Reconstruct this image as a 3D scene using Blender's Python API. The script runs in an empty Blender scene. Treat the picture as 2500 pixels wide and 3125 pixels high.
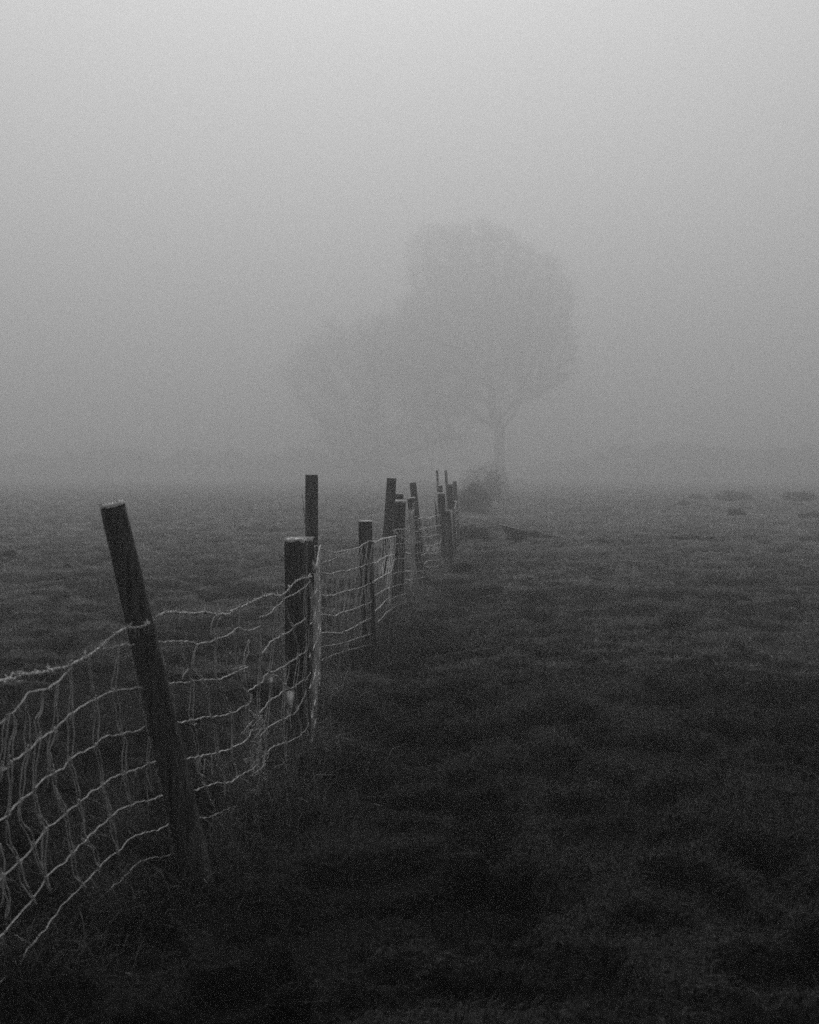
import bpy, math, random
import numpy as np
from mathutils import Vector, Matrix
from mathutils.kdtree import KDTree

random.seed(7)
rng = np.random.default_rng(7)
S = bpy.context.scene
COL = S.collection

# ------------------------------------------------------------------ camera
F = 3700.0                      # focal length in pixels of the 2500 px wide photograph
H = 1.45                        # eye height
HY = 1440.0                     # row of the horizon
PITCH = math.atan((1562.5 - HY) / F)
cam_data = bpy.data.cameras.new('camera')
cam = bpy.data.objects.new('camera', cam_data)
COL.objects.link(cam)
cam.location = (0, 0, H)
cam.rotation_euler = (math.pi / 2 - PITCH, 0, 0)
cam_data.sensor_fit = 'HORIZONTAL'
cam_data.sensor_width = 24.0
cam_data.lens = 24.0 * F / 2500.0
cam_data.clip_start = 0.05
cam_data.clip_end = 2000
cam_data.dof.use_dof = True
cam_data.dof.focus_distance = 9.0
cam_data.dof.aperture_fstop = 4.0
S.camera = cam

# ------------------------------------------------------------------ light
SUN_EL, SUN_ROT = math.radians(59), math.radians(-3)
w = bpy.data.worlds.new('World')
S.world = w
w.use_nodes = True
nt = w.node_tree
nt.nodes.clear()
sky = nt.nodes.new('ShaderNodeTexSky')
sky.sky_type = 'NISHITA'
sky.sun_disc = False
sky.sun_elevation = SUN_EL
sky.sun_rotation = SUN_ROT
sky.air_density = 1.0
sky.dust_density = 4.0
sky.ozone_density = 1.0
bw = nt.nodes.new('ShaderNodeRGBToBW')          # the photograph is black and white
bg = nt.nodes.new('ShaderNodeBackground')
bg.inputs['Strength'].default_value = 0.1
wo = nt.nodes.new('ShaderNodeOutputWorld')
nt.links.new(sky.outputs[0], bw.inputs[0])
nt.links.new(bw.outputs[0], bg.inputs['Color'])
nt.links.new(bg.outputs[0], wo.inputs['Surface'])

sd = bpy.data.lights.new('sun', 'SUN')
sd.energy = 1.5
sd.angle = math.radians(20)
so = bpy.data.objects.new('sun', sd)
COL.objects.link(so)
so.rotation_euler = (-(math.pi / 2 - SUN_EL), 0, -SUN_ROT)
so.location = (0, 30, 40)

S.view_settings.view_transform = 'Standard'
S.view_settings.look = 'None'
S.view_settings.exposure = 0.02
S.view_settings.gamma = 1.0
S.view_settings.use_curve_mapping = False
S.cycles.use_denoising = False
S.cycles.use_adaptive_sampling = False
S.cycles.max_bounces = 4
S.cycles.diffuse_bounces = 2
S.cycles.volume_bounces = 2
S.cycles.sample_clamp_indirect = 0.6
S.cycles.sample_clamp_direct = 1.8
S.cycles.transparent_max_bounces = 8

# ------------------------------------------------------------------ materials (all grey: a black-and-white photograph)
def g(v, a=1.0):
    return (v, v, v, a)

def base_mat(name, rough=0.95, spec=0.15):
    m = bpy.data.materials.new(name)
    m.use_nodes = True
    n = m.node_tree
    b = n.nodes['Principled BSDF']
    b.inputs['Roughness'].default_value = rough
    b.inputs['Specular IOR Level'].default_value = spec
    return m, n, b

def noise_mat(name, lo, hi, scale, stretch=(1, 1, 1), bump=0.3, bscale=None, detail=8, rough=0.95, spec=0.1, dist=0.01, p0=.35, p1=.65):
    m, n, b = base_mat(name, rough, spec)
    tc = n.nodes.new('ShaderNodeTexCoord')
    mp = n.nodes.new('ShaderNodeMapping')
    mp.inputs['Scale'].default_value = stretch
    nz = n.nodes.new('ShaderNodeTexNoise')
    nz.inputs['Scale'].default_value = scale
    nz.inputs['Detail'].default_value = detail
    nz.inputs['Roughness'].default_value = 0.65
    rp = n.nodes.new('ShaderNodeValToRGB')
    rp.color_ramp.elements[0].color = g(lo)
    rp.color_ramp.elements[1].color = g(hi)
    rp.color_ramp.elements[0].position = p0
    rp.color_ramp.elements[1].position = p1
    n.links.new(tc.outputs['Object'], mp.inputs[0])
    n.links.new(mp.outputs[0], nz.inputs['Vector'])
    n.links.new(nz.outputs['Fac'], rp.inputs[0])
    n.links.new(rp.outputs[0], b.inputs['Base Color'])
    if bump:
        bp = n.nodes.new('ShaderNodeBump')
        bp.inputs['Strength'].default_value = bump
        bp.inputs['Distance'].default_value = dist
        if bscale:
            n2 = n.nodes.new('ShaderNodeTexNoise')
            n2.inputs['Scale'].default_value = bscale
            n2.inputs['Detail'].default_value = 6
            n.links.new(mp.outputs[0], n2.inputs['Vector'])
            n.links.new(n2.outputs['Fac'], bp.inputs['Height'])
        else:
            n.links.new(nz.outputs['Fac'], bp.inputs['Height'])
        n.links.new(bp.outputs[0], b.inputs['Normal'])
    return m

M = {}
M['wood'] = noise_mat('wet_dark_wood', 0.010, 0.10, 75, (1, 1, .05), bump=1.0, dist=.006)
M['wood_grey'] = noise_mat('weathered_grey_wood', 0.022, 0.15, 75, (1, 1, .05), bump=1.0, dist=.006)
M['wood_pale'] = noise_mat('frosted_grey_wood', 0.03, 0.12, 30, (1, 1, .07), bump=0.8, dist=.006)
M['frost'] = noise_mat('hoar_frost', 0.55, 0.88, 90, bump=0.7, dist=.003)
M['twine'] = noise_mat('frosted_twine', 0.28, 0.85, 130, bump=0.6, dist=.002, p0=.3, p1=.7)
M['twine_thin'] = noise_mat('thinly_frosted_twine', 0.22, 0.72, 130, bump=0.6, dist=.002, p0=.3, p1=.7)
M['barbed'] = noise_mat('frosted_steel_wire', 0.04, 0.85, 110, bump=0.6, dist=.002, p0=.36, p1=.6)
M['rag'] = noise_mat('frozen_rag', 0.03, 0.5, 60, bump=0.9, dist=.004)
M['bark'] = noise_mat('bark', 0.015, 0.05, 6, (1, 1, .3), bump=0.5, dist=.02)
M['twig'] = noise_mat('twigs', 0.02, 0.06, 3, bump=0)
M['earth'] = noise_mat('field_soil', 0.003, 0.010, 9, bump=0.8, dist=.02)
M['board'] = noise_mat('wet_board', 0.008, 0.03, 14, (1, .1, 1), bump=0.6, dist=.006)

def grass_mat(name, k=1.0):
    m, n, b = base_mat(name, 0.9, 0.1)
    at = n.nodes.new('ShaderNodeAttribute')
    at.attribute_name = 'tone'
    mul = n.nodes.new('ShaderNodeMath')
    mul.operation = 'MULTIPLY'
    mul.inputs[1].default_value = k
    n.links.new(at.outputs['Fac'], mul.inputs[0])
    n.links.new(mul.outputs[0], b.inputs['Base Color'])
    return m
def turf_mat():
    m, n, b = base_mat('turf_floor', 0.95, 0.05)
    at = n.nodes.new('ShaderNodeAttribute'); at.attribute_name = 'tone'
    tc = n.nodes.new('ShaderNodeTexCoord')
    nz = n.nodes.new('ShaderNodeTexNoise'); nz.inputs['Scale'].default_value = 38; nz.inputs['Detail'].default_value = 8
    mr = n.nodes.new('ShaderNodeMapRange')
    mr.inputs['From Min'].default_value = .35; mr.inputs['From Max'].default_value = .65
    mr.inputs['To Min'].default_value = .35; mr.inputs['To Max'].default_value = 1.8
    mul = n.nodes.new('ShaderNodeMath'); mul.operation = 'MULTIPLY'
    bp = n.nodes.new('ShaderNodeBump'); bp.inputs['Strength'].default_value = 1; bp.inputs['Distance'].default_value = .03
    n.links.new(tc.outputs['Object'], nz.inputs['Vector']); n.links.new(nz.outputs['Fac'], mr.inputs['Value'])
    n.links.new(at.outputs['Fac'], mul.inputs[0]); n.links.new(mr.outputs[0], mul.inputs[1])
    n.links.new(mul.outputs[0], b.inputs['Base Color'])
    n.links.new(nz.outputs['Fac'], bp.inputs['Height']); n.links.new(bp.outputs[0], b.inputs['Normal'])
    return m
M['turf'] = turf_mat()
M['grass'] = grass_mat('grass_blades', 0.55)

# ------------------------------------------------------------------ helpers
def tag(o, label=None, cat=None, group=None, kind=None):
    if label: o['label'] = label
    if cat: o['category'] = cat
    if group: o['group'] = group
    if kind: o['kind'] = kind
    return o

def empty(name, loc=(0, 0, 0)):
    o = bpy.data.objects.new(name, None)
    o.empty_display_size = 0.1
    o.location = loc
    COL.objects.link(o)
    return o

def link_mesh(name, me, mat, parent=None, loc=None):
    o = bpy.data.objects.new(name, me)
    if mat: me.materials.append(mat)
    COL.objects.link(o)
    if loc is not None: o.location = loc
    if parent is not None:
        o.parent = parent
    return o

class MB:
    """collects vertices (world space) and faces of one mesh"""
    def __init__(s):
        s.v = []; s.f = []
    def add(s, vs, fs):
        b = len(s.v)
        s.v += [tuple(p) for p in vs]
        s.f += [tuple(i + b for i in f) for f in fs]
    def build(s, name, mat, parent=None, origin=None, smooth=True):
        org = Vector(origin) if origin is not None else Vector((0, 0, 0))
        if parent is not None: org = Vector(parent.location)
        me = bpy.data.meshes.new(name)
        me.from_pydata([(p[0] - org.x, p[1] - org.y, p[2] - org.z) for p in s.v], [], s.f)
        if smooth: me.shade_smooth()
        return link_mesh(name, me, mat, parent, None if parent is not None else org)

def big_mesh(name, verts, faces, nper, tone=None, smooth=False):
    """verts (N,3), faces (M,nper) numpy -> mesh"""
    me = bpy.data.meshes.new(name)
    N, K = len(verts), len(faces)
    me.vertices.add(N)
    me.vertices.foreach_set('co', np.ascontiguousarray(verts, dtype=np.float32).ravel())
    me.loops.add(K * nper)
    me.loops.foreach_set('vertex_index', np.ascontiguousarray(faces, dtype=np.int32).ravel())
    me.polygons.add(K)
    me.polygons.foreach_set('loop_start', np.arange(0, K * nper, nper, dtype=np.int32))
    if tone is not None:
        a = me.attributes.new('tone', 'FLOAT', 'POINT')
        a.data.foreach_set('value', np.ascontiguousarray(tone, dtype=np.float32))
    me.update(calc_edges=True)
    if smooth: me.shade_smooth()
    return me

# value noise on numpy arrays
_perm = np.random.default_rng(11).permutation(4096)
_val = np.random.default_rng(12).random(4096)
def vnoise(x, y, seed=0):
    xi = np.floor(x).astype(np.int64); yi = np.floor(y).astype(np.int64)
    fx = x - xi; fy = y - yi
    fx = fx * fx * fx * (fx * (fx * 6 - 15) + 10); fy = fy * fy * fy * (fy * (fy * 6 - 15) + 10)
    def h(a, b):
        return _val[_perm[(_perm[(a + seed * 131) & 4095] + b) & 4095]]
    return (h(xi, yi) * (1 - fx) + h(xi + 1, yi) * fx) * (1 - fy) + (h(xi, yi + 1) * (1 - fx) + h(xi + 1, yi + 1) * fx) * fy
def fbm(x, y, sc, oct=3, seed=0):
    t = 0; a = 1; s = 0
    for o in range(oct):
        t = t + a * vnoise(x / sc * 2 ** o + 17.3 * o, y / sc * 2 ** o - 9.1 * o, seed + o)
        s += a; a *= .5
    return t / s

# rays of the photograph's pixels, for placing things on real planes of the place
def ray(px, py):
    cx, cz = (px - 1250.0) / F, -(py - 1562.5) / F
    c, s = math.cos(PITCH), math.sin(PITCH)
    return Vector((cx, c + cz * s, cz * c - s))
EYE = Vector((0, 0, H))
def at_depth(px, py, D):
    r = ray(px, py)
    return EYE + r * (D / r.y)
def on_plane(px, py, A, B):
    """hit of a pixel ray with the upright plane through plan points A and B"""
    r = ray(px, py)
    nx, ny = (B[1] - A[1]), -(B[0] - A[0])
    t = (nx * A[0] + ny * A[1]) / (nx * r.x + ny * r.y)
    return EYE + r * t

# fence line in plan
FL = [(-1.42, 2.45), (-0.90, 4.45), (-0.51, 6.2), (-0.645, 8.7), (-0.295, 9.75), (-0.133, 12.95), (-0.035, 13.0),
      (0.06, 15.85), (0.17, 15.9), (0.478, 18.6), (0.565, 18.65), (0.85, 22), (1.3, 28), (1.9, 36)]
def fence_dist(x, y):
    d = np.full(np.shape(x), 1e9)
    sg = np.zeros(np.shape(x))
    for (ax, ay), (bx, by) in zip(FL[:-1], FL[1:]):
        dx, dy = bx - ax, by - ay
        t = np.clip(((x - ax) * dx + (y - ay) * dy) / (dx * dx + dy * dy), 0, 1)
        qx, qy = ax + t * dx, ay + t * dy
        dd = np.hypot(x - qx, y - qy)
        m = dd < d
        d = np.where(m, dd, d)
        sg = np.where(m, np.sign((x - qx)), sg)
    return d, sg

def mats(x, y):
    """dense mats of turf (high) and the hollows between them (low), shaded by tone"""
    a = fbm(x * .75, y, 0.19, 3, 31)
    b = fbm(x * .75, y, 0.52, 2, 35)
    return a * .66 + b * .34

def hollows(x, y):
    """1 on the turf, 0 in the small hoof-sized hollows, their shade painted into the tone"""
    return np.clip((fbm(x * .7, y * .8, 0.22, 2, 61) - .37) / .07, 0, 1)

def worn(x, y):
    """the trodden strip along the right side of the fence: 0 on it, 1 elsewhere"""
    d, sg = fence_dist(x, y)
    return 1 - np.exp(-((d - .55) / .38) ** 2) * (sg > 0) * np.clip((fbm(x, y, .9, 2, 77) - .2) * 3, .3, 1)

def ground_h(x, y):
    x = np.asarray(x, dtype=float); y = np.asarray(y, dtype=float)
    h = (fbm(x, y * 1.3, 0.7, 2, 3) - .5) * 0.07
    h += (fbm(x, y, 2.6, 2, 5) - .5) * 0.09
    t = np.clip((fbm(x, y * 1.3, 1.5, 2, 21) - .60) / .12, 0, 1)      # dense tussocks
    h += t * 0.04
    h += (np.clip((mats(x, y) - .41) * 6, 0, 1) - .5) * 0.10
    h -= (1 - hollows(x, y)) * 0.06
    d, sg = fence_dist(x, y)
    h *= 1 - .75 * np.exp(-(d / .35) ** 2)
    h -= 0.05 * np.exp(-((d - .62) / .35) ** 2) * (sg > 0)
    h += (fbm(x, y, 14, 2, 8) - .5) * 0.16 * np.clip((np.hypot(x, y) - 14) / 30, 0, 1)
    return h
def gz(x, y):
    return float(ground_h(np.array([x]), np.array([y]))[0])

# ------------------------------------------------------------------ ground sheet
def build_ground():
    a1 = np.radians(np.arange(-30, 30.01, 0.2))
    a2 = np.radians(np.arange(33.5, 327, 3.5))
    ang = np.concatenate([a1, a2])
    rad = np.concatenate([[.02, .5, 1, 1.5], np.arange(2, 10, .032), np.arange(10, 16, .055), np.arange(16, 28, .10), np.geomspace(28, 110, 170), np.geomspace(114, 285, 20)])
    A, R = np.meshgrid(ang, rad)
    X = R * np.sin(A); Y = R * np.cos(A)
    Z = ground_h(X, Y)
    nr, na = X.shape
    idx = np.arange(nr * na).reshape(nr, na)
    r = np.roll(idx, -1, axis=1)
    f = np.stack([idx[:-1], r[:-1], r[1:], idx[1:]], -1).reshape(-1, 4)
    f = f[:, ::-1]
    mt = np.clip((mats(X, Y) - .41) * 6, 0, 1)
    far_light = 1 + 6.8 * np.clip((np.hypot(X, Y) - 4.5) / 25, 0, 1)  # dark foreground and bright far field painted into the ground tone
    T = (.006 + .011 * mt * far_light) * (.3 + .7 * hollows(X, Y)) * (.35 + .65 * worn(X, Y))  # hollows darkened as painted shade, trodden strip darker by wear
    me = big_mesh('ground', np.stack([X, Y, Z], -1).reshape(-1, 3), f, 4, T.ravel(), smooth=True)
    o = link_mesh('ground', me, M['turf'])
    tag(o, kind='structure')
build_ground()

# ------------------------------------------------------------------ grass
def grass_patch(name, n, d0, d1, hmin, hmax, wid, seg, margin, label, hw=None):
    """n blades spread over the field between distances d0 and d1"""
    r = np.random.default_rng(hash((n, int(d0 * 10))) & 0xffff)
    D = np.sqrt(r.random(n) * (d1 ** 2 - d0 ** 2) + d0 ** 2)
    half = 0.34 * D * margin + 0.3
    X = (r.random(n) * 2 - 1) * half
    Y = D
    blades(name, X, Y, r, hmin, hmax, wid, seg, label)

def blades(name, X, Y, r, hmin, hmax, wid, seg, label, comb=1.0, tone_k=1.0, up=0.0, even=False, strip=True):
    n = len(X)
    Z = ground_h(X, Y)
    mat_n = mats(X, Y)
    big = fbm(X, Y, 3.5, 2, 41)
    if even: mat_n = mat_n * .3 + .40
    keep = r.random(n) < np.clip((mat_n - .30) * 7, 0.75, 1)
    X, Y, Z, mat_n, big = X[keep], Y[keep], Z[keep], mat_n[keep], big[keep]
    n = len(X)
    hh = (hmin + (hmax - hmin) * r.random(n) ** 1.6) * (0.75 + .5 * np.clip((mat_n - .40) * 4, 0, 1))
    # combed direction that changes slowly, plus scatter
    th = fbm(X, Y, 0.9, 2, 51) * 9.0 * comb + r.normal(0, 1.3, n)
    lean = np.clip(r.normal(.85, .32, n) - up, 0.05, 1.45)
    dx, dy = np.cos(th), np.sin(th)
    ww = wid * (0.6 + .8 * r.random(n))
    # blade width direction: horizontal, random
    wn = .35 + .65 * worn(X, Y) if strip else np.ones(n)
    hh = hh * (.4 + .6 * wn)
    ph = r.random(n) * math.pi
    sx, sy = np.cos(ph) * ww / 2, np.sin(ph) * ww / 2
    def pt(u):
        e = lean * u                     # bends more with height
        return X + dx * hh * u * np.sin(e), Y + dy * hh * u * np.sin(e), Z - 0.012 + hh * u * np.cos(e * .95)
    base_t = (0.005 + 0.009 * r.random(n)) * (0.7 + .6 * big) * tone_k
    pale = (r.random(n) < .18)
    tip_t = np.where(pale, 0.07 + .10 * r.random(n), 0.035 + 0.07 * r.random(n)) * (np.clip(.42 - .035 * (Y - 5), .12, .42) + 1.4 * np.clip((mat_n - .41) * 6, 0, 1)) * (.75 + .5 * big) * tone_k * (1 + 6.8 * np.clip((Y - 4.8) / 25, 0, 1)) * (.22 + .78 * hollows(X, Y)) * wn   # painted light: tips brighten with distance, and hollows darken as if shaded
    V = []; T = []
    if seg == 1:
        x0, y0, z0 = pt(0); x1, y1, z1 = pt(1)
        tip_t = tip_t * 1.5               # one far blade stands for a sheaf; far brightness painted into its tips
        base_t = tip_t * .45
        V = np.stack([np.stack([x0 - sx, y0 - sy, z0], -1), np.stack([x0 + sx, y0 + sy, z0], -1), np.stack([x1, y1, z1], -1)], 1)
        T = np.stack([base_t, base_t, tip_t], 1)
        fc = np.arange(n * 3).reshape(n, 3)
        k = 3
    else:
        x0, y0, z0 = pt(0); xm, ym, zm = pt(.55); x1, y1, z1 = pt(1)
        V = np.stack([np.stack([x0 - sx, y0 - sy, z0], -1), np.stack([x0 + sx, y0 + sy, z0], -1),
                      np.stack([xm - sx * .8, ym - sy * .8, zm], -1), np.stack([xm + sx * .8, ym + sy * .8, zm], -1),
                      np.stack([x1, y1, z1], -1)], 1)
        tm = base_t * .6 + tip_t * .4
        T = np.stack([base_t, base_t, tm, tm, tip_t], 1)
        b = (np.arange(n) * 5)[:, None]
        fc = np.concatenate([b + np.array([[0, 1, 3]]), b + np.array([[0, 3, 2]]), b + np.array([[2, 3, 4]])], 0)
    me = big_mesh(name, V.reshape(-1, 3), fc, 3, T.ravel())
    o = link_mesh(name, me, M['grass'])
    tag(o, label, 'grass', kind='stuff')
    return o

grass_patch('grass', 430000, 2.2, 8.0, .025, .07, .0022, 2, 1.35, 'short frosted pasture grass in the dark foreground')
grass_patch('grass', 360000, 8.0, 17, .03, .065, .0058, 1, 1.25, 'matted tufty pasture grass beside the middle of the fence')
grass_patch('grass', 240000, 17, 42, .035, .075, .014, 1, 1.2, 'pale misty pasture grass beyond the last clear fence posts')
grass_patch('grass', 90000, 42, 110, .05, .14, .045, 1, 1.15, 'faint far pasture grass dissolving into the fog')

# longer grass left uncut under the netting
def fence_grass():
    r = np.random.default_rng(5)
    n = 28000
    pts = []
    segs = [(FL[i], FL[i + 1], wgt) for i, wgt in zip(range(len(FL) - 3), (8, 9, 6, 3, 4, .3, 3, .3, 3, .3, 3))]
    tot = sum(s[2] for s in segs)
    X = []; Y = []
    for a, b, wgt in segs:
        k = int(n * wgt / tot)
        t = r.random(k)
        off = r.normal(-.05, .16, k)
        X.append(a[0] + (b[0] - a[0]) * t + off)
        Y.append(a[1] + (b[1] - a[1]) * t + r.normal(0, .05, k))
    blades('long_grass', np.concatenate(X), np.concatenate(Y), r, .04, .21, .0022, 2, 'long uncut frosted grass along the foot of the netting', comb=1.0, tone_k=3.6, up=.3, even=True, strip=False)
fence_grass()


# ------------------------------------------------------------------ fence posts
FR = random.Random(3)
def frost_cap_mb(mb, centre, axis, side, ru, rv, th, seed, square=False):
    """a rough disc of hoar frost on the sawn end, with crystals standing on it"""
    R = random.Random(seed)
    fwd = axis.cross(side).normalized()
    n = 22
    ringv = []
    for k in range(n):
        a = 2 * math.pi * k / n
        ca, sa = math.cos(a), math.sin(a)
        if square:
            q = 1 / max(abs(ca), abs(sa)) * .97
            q = min(q, 1.25)
        else:
            q = 1
        rr = q * (1.03 + R.uniform(-.03, .05))
        ringv.append((ca * ru * rr, sa * rv * rr))
    vs = []; fs = []
    for lvl, (k, z) in enumerate(((1.0, -th * .25), (1.03, th * .2), (.93, th * .7), (.5, th * .8))):
        for (a, b) in ringv:
            j = R.uniform(-.3, .5) * th
            vs.append(centre + side * (a * k) + fwd * (b * k) + axis * (z + (j if lvl else R.uniform(-.9, .1) * th)))
    vs.append(centre + axis * th)
    for l in range(3):
        for k in range(n):
            k2 = (k + 1) % n
            fs.append((l * n + k, l * n + k2, (l + 1) * n + k2, (l + 1) * n + k))
    for k in range(n):
        fs.append((3 * n + k, 3 * n + (k + 1) % n, 4 * n))
    mb.add(vs, fs)
    for _ in range(420):
        a = R.uniform(0, 2 * math.pi); q = R.random() ** .4
        u = ringv[int(a / 2 / math.pi * n) % n]
        p = centre + side * (u[0] * q) + fwd * (u[1] * q) + axis * (th * .6)
        out = (side * u[0] + fwd * u[1]).normalized()
        d = (axis + out * R.uniform(-.2, 1.3) * q + side * R.uniform(-.5, .5) + fwd * R.uniform(-.5, .5)).normalized()
        L = R.uniform(.4, 1.3) * th
        s = side * R.uniform(.0008, .0016); t = fwd * R.uniform(.0008, .0016)
        mb.add([p - s, p + s, p + t, p + d * L], [(0, 1, 3), (1, 2, 3), (2, 0, 3)])

def post_mb(base, top, rb, rt, seed, square=False, rot=0.0, point=False, crack=True):
    """a weathered stake: grooved, slightly lumpy, tapering from rb at the ground to rt on top"""
    R = random.Random(seed)
    axis = (top - base).normalized()
    side = axis.orthogonal().normalized()
    side = (Vector((1, 0, 0)) - axis * axis.x).normalized()
    fwd = axis.cross(side).normalized()
    n = 40
    L = (top - base).length
    rows = max(14, int(L / .045))
    groove = [R.uniform(-1, 1) for _ in range(n)]
    deep = {R.randrange(n): R.uniform(.05, .13) for _ in range(3)} if crack else {}
    wx, wy = R.uniform(0, 9), R.uniform(0, 9)
    vs = []; fs = []
    for j in range(rows + 1):
        u = j / rows
        r = rb + (rt - rb) * u
        if point:
            r *= 1 if u < .55 else max(.05, (1 - u) / .45)
        bow = .006 * math.sin(u * 3 + wx)
        for k in range(n):
            a = 2 * math.pi * k / n + rot
            ca, sa = math.cos(a - rot), math.sin(a - rot)
            if square:
                q = min(1 / max(abs(ca), abs(sa)), 1.32)
            else:
                q = 1
            dl = .012 * groove[k] + .018 * math.sin(3 * a + 5 * u + wx) + .014 * math.sin(7 * a - 3.5 * u + wy) + R.uniform(-.008, .008)
            if k in deep: dl -= deep[k] * (.3 + .7 * abs(math.sin(u * 4 + wx + k)))
            rr = r * q * (1 + dl)
            if j == rows: rr *= .985
            p = base + axis * (L * u) + side * (math.cos(a) * rr + bow) + fwd * (math.sin(a) * rr)
            vs.append(p)
    for j in range(rows):
        for k in range(n):
            k2 = (k + 1) % n
            fs.append((j * n + k, j * n + k2, (j + 1) * n + k2, (j + 1) * n + k))
    vs.append(top + axis * .001)
    for k in range(n):
        fs.append((rows * n + k, rows * n + (k + 1) % n, len(vs) - 1))
    mb = MB(); mb.add(vs, fs)
    return mb, axis, side

POSTS = []
def post(label, basepx, toppx, wb, wt, mat, D=None, frost=.006, square=False, rot=0.0, point=False, lean_d=0.0, group=None, ratio=1.0):
    bx, by = basepx
    if D is None:
        D = EYE.z * F / (by - HY)
    b = at_depth(bx, by, D)
    t = at_depth(toppx[0], toppx[1], D + lean_d)
    z0 = gz(b.x, b.y)
    ax = (t - b) / max(.1, (t.z - b.z))
    b2 = b + ax * (z0 - .12 - b.z)
    rb, rt = wb / 2 * D / F, wt / 2 * D / F
    if square:
        rb /= 1.2; rt /= 1.2
    i = len(POSTS)
    root = empty('fence_post', (b.x, b.y, z0))
    tag(root, label, 'fence post', 'fence posts along the old netting fence')
    mb, axis, side = post_mb(b2, t, rb, rt, 100 + i, square, rot, point)
    mb.build('shaft', M[mat], root)
    frost *= 1.15
    if frost:
        fm = MB()
        if square:
            s2 = (Matrix.Rotation(rot, 3, axis) @ side).normalized()
            frost_cap_mb(fm, t, axis, s2, rt, rt, frost, 300 + i, True)
        else:
            frost_cap_mb(fm, t, axis, side, rt, rt, frost, 300 + i)
        fm.build('frost_cap', M['frost'], root)
    if len(POSTS) < 9 and not point:
        nm = MB(); Rn = random.Random(700 + i)
        L = (t - b2).length; fwd = axis.cross(side)
        for _ in range(2600 if D < 8 else 1100):
            u = Rn.uniform(.08, 1) ** .8
            a = Rn.gauss(0, .55) + (0 if Rn.random() < .55 else math.pi)
            o = side * math.cos(a) + fwd * math.sin(a)
            p = b2 + axis * (L * u) + o * ((rb + (rt - rb) * u) * (1.2 if square else .985))
            d = (o + Vector((Rn.gauss(0, .5), Rn.gauss(0, .5), Rn.gauss(.2, .5)))).normalized()
            q = d.orthogonal().normalized() * Rn.uniform(.0005, .0010)
            nm.add([p - q, p + q, p + d.cross(q), p + d * Rn.uniform(.002, .006)], [(0, 1, 3), (1, 2, 3), (2, 0, 3)])
        nm.build('frost_needles', M['frost'], root)
    POSTS.append((root, b2, t, rb, rt, axis, side))
    return root

post('nearest fence post, round and leaning far to the left with a frosted sawn top', (596, 2680), (344, 1541), 100, 76, 'wood', frost=.009)
p2 = post('thick square split post with a rough frost cap, second from the camera', (901, 2300), (902, 1648), 68, 70, 'wood', frost=.010, square=True, rot=math.radians(-8))
# the thinner, paler timber fixed along its right side
_r, _b, _t, _rb, _rt, _ax, _sd = POSTS[-1]
mb, ax2, sd2 = post_mb(at_depth(944, 2330, 6.42), at_depth(945, 1647, 6.42), .0165, .0175, 555, True, math.radians(9))
mb.build('side_timber', M['wood_pale'], p2)
fm = MB(); frost_cap_mb(fm, at_depth(945, 1647, 6.42), ax2, sd2, .019, .019, .010, 556, True)
fm.build('frost_cap', M['frost'], p2)
p3 = post('tall round post with splintered sides standing just behind the thick square post', (945, 2035), (950, 1449), 40, 39, 'wood_grey', frost=.005)
post('short upright post with a crack down its face, standing alone behind the netting', (1125, 1990), (1116, 1591), 43, 42, 'wood', frost=.005)
post('tall slender post tilted slightly right beside the dark stubby post', (1168, 1862), (1194, 1459), 29, 29, 'wood_grey', D=12.8, frost=.005)
post('dark stubby post with frost on top, netting stretched across its lower half', (1210, 1855), (1221, 1530), 36, 38, 'wood', D=13.15, frost=.012)
post('pale stub of a post rising just behind the dark stubby post', (1214, 1822), (1219, 1507), 27, 28, 'wood_pale', D=14.2, frost=.004)
post('post leaning left wrapped with five rows of netting, in the middle of the fence', (1288, 1778), (1255, 1520), 28, 23, 'wood', D=16.05, frost=.007)
post('tall thin post leaning left, directly behind the net-wrapped leaning post', (1291, 1745), (1260, 1473), 22, 20, 'wood_grey', D=17.6, frost=.006)
post('split pointed stake leaning left, its sharp tip below the other tops', (1350, 1716), (1325, 1515), 16, 15, 'wood_grey', D=19.5, frost=0, point=True)
post('dark notched post in the misty cluster with netting in front', (1359, 1732), (1348, 1506), 21, 23, 'wood', D=18.8, frost=.010)
post('pale post top showing just over the dark notched post', (1350, 1682), (1344, 1482), 16, 15, 'wood_grey', D=22, frost=.007)
post('left one of the two faint tall thin posts deepest in the fog', (1345, 1600), (1334, 1435), 8, 7.5, 'wood_grey', D=32, frost=0)
post('right one of the two faint tall thin posts deepest in the fog', (1372, 1605), (1360, 1435), 9, 8, 'wood_grey', D=31, frost=0)
post('tall grey post with flat frosted top in the middle of the misty cluster', (1386, 1700), (1373, 1478), 19, 18, 'wood_grey', D=20.6, frost=.005)
post('faint frosted post at the right edge of the misty cluster, tallest there', (1398, 1650), (1387, 1469), 12, 12, 'wood_grey', D=26, frost=.006)
post('faint post half hidden at the right edge of the cluster, between two others', (1398, 1645), (1388, 1509), 10, 10, 'wood_grey', D=28, frost=.006)
post('short frosted post lowest in the right edge row of the cluster', (1396, 1666), (1390, 1530), 14, 14, 'wood', D=23.5, frost=.006)
post('thin low post leaning left in front of the misty cluster', (1379, 1742), (1368, 1558), 15, 15, 'wood_grey', D=18.2, frost=.006)
# beyond the left frame edge, where the netting goes on
post('fence post carrying the near end of the netting', (1250 - 1.46 / 2.4 * F, HY + H / 2.4 * F), (1250 - 1.50 / 2.4 * F, HY + .2 / 2.4 * F), 160, 150, 'wood', D=2.4, frost=.008)

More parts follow.
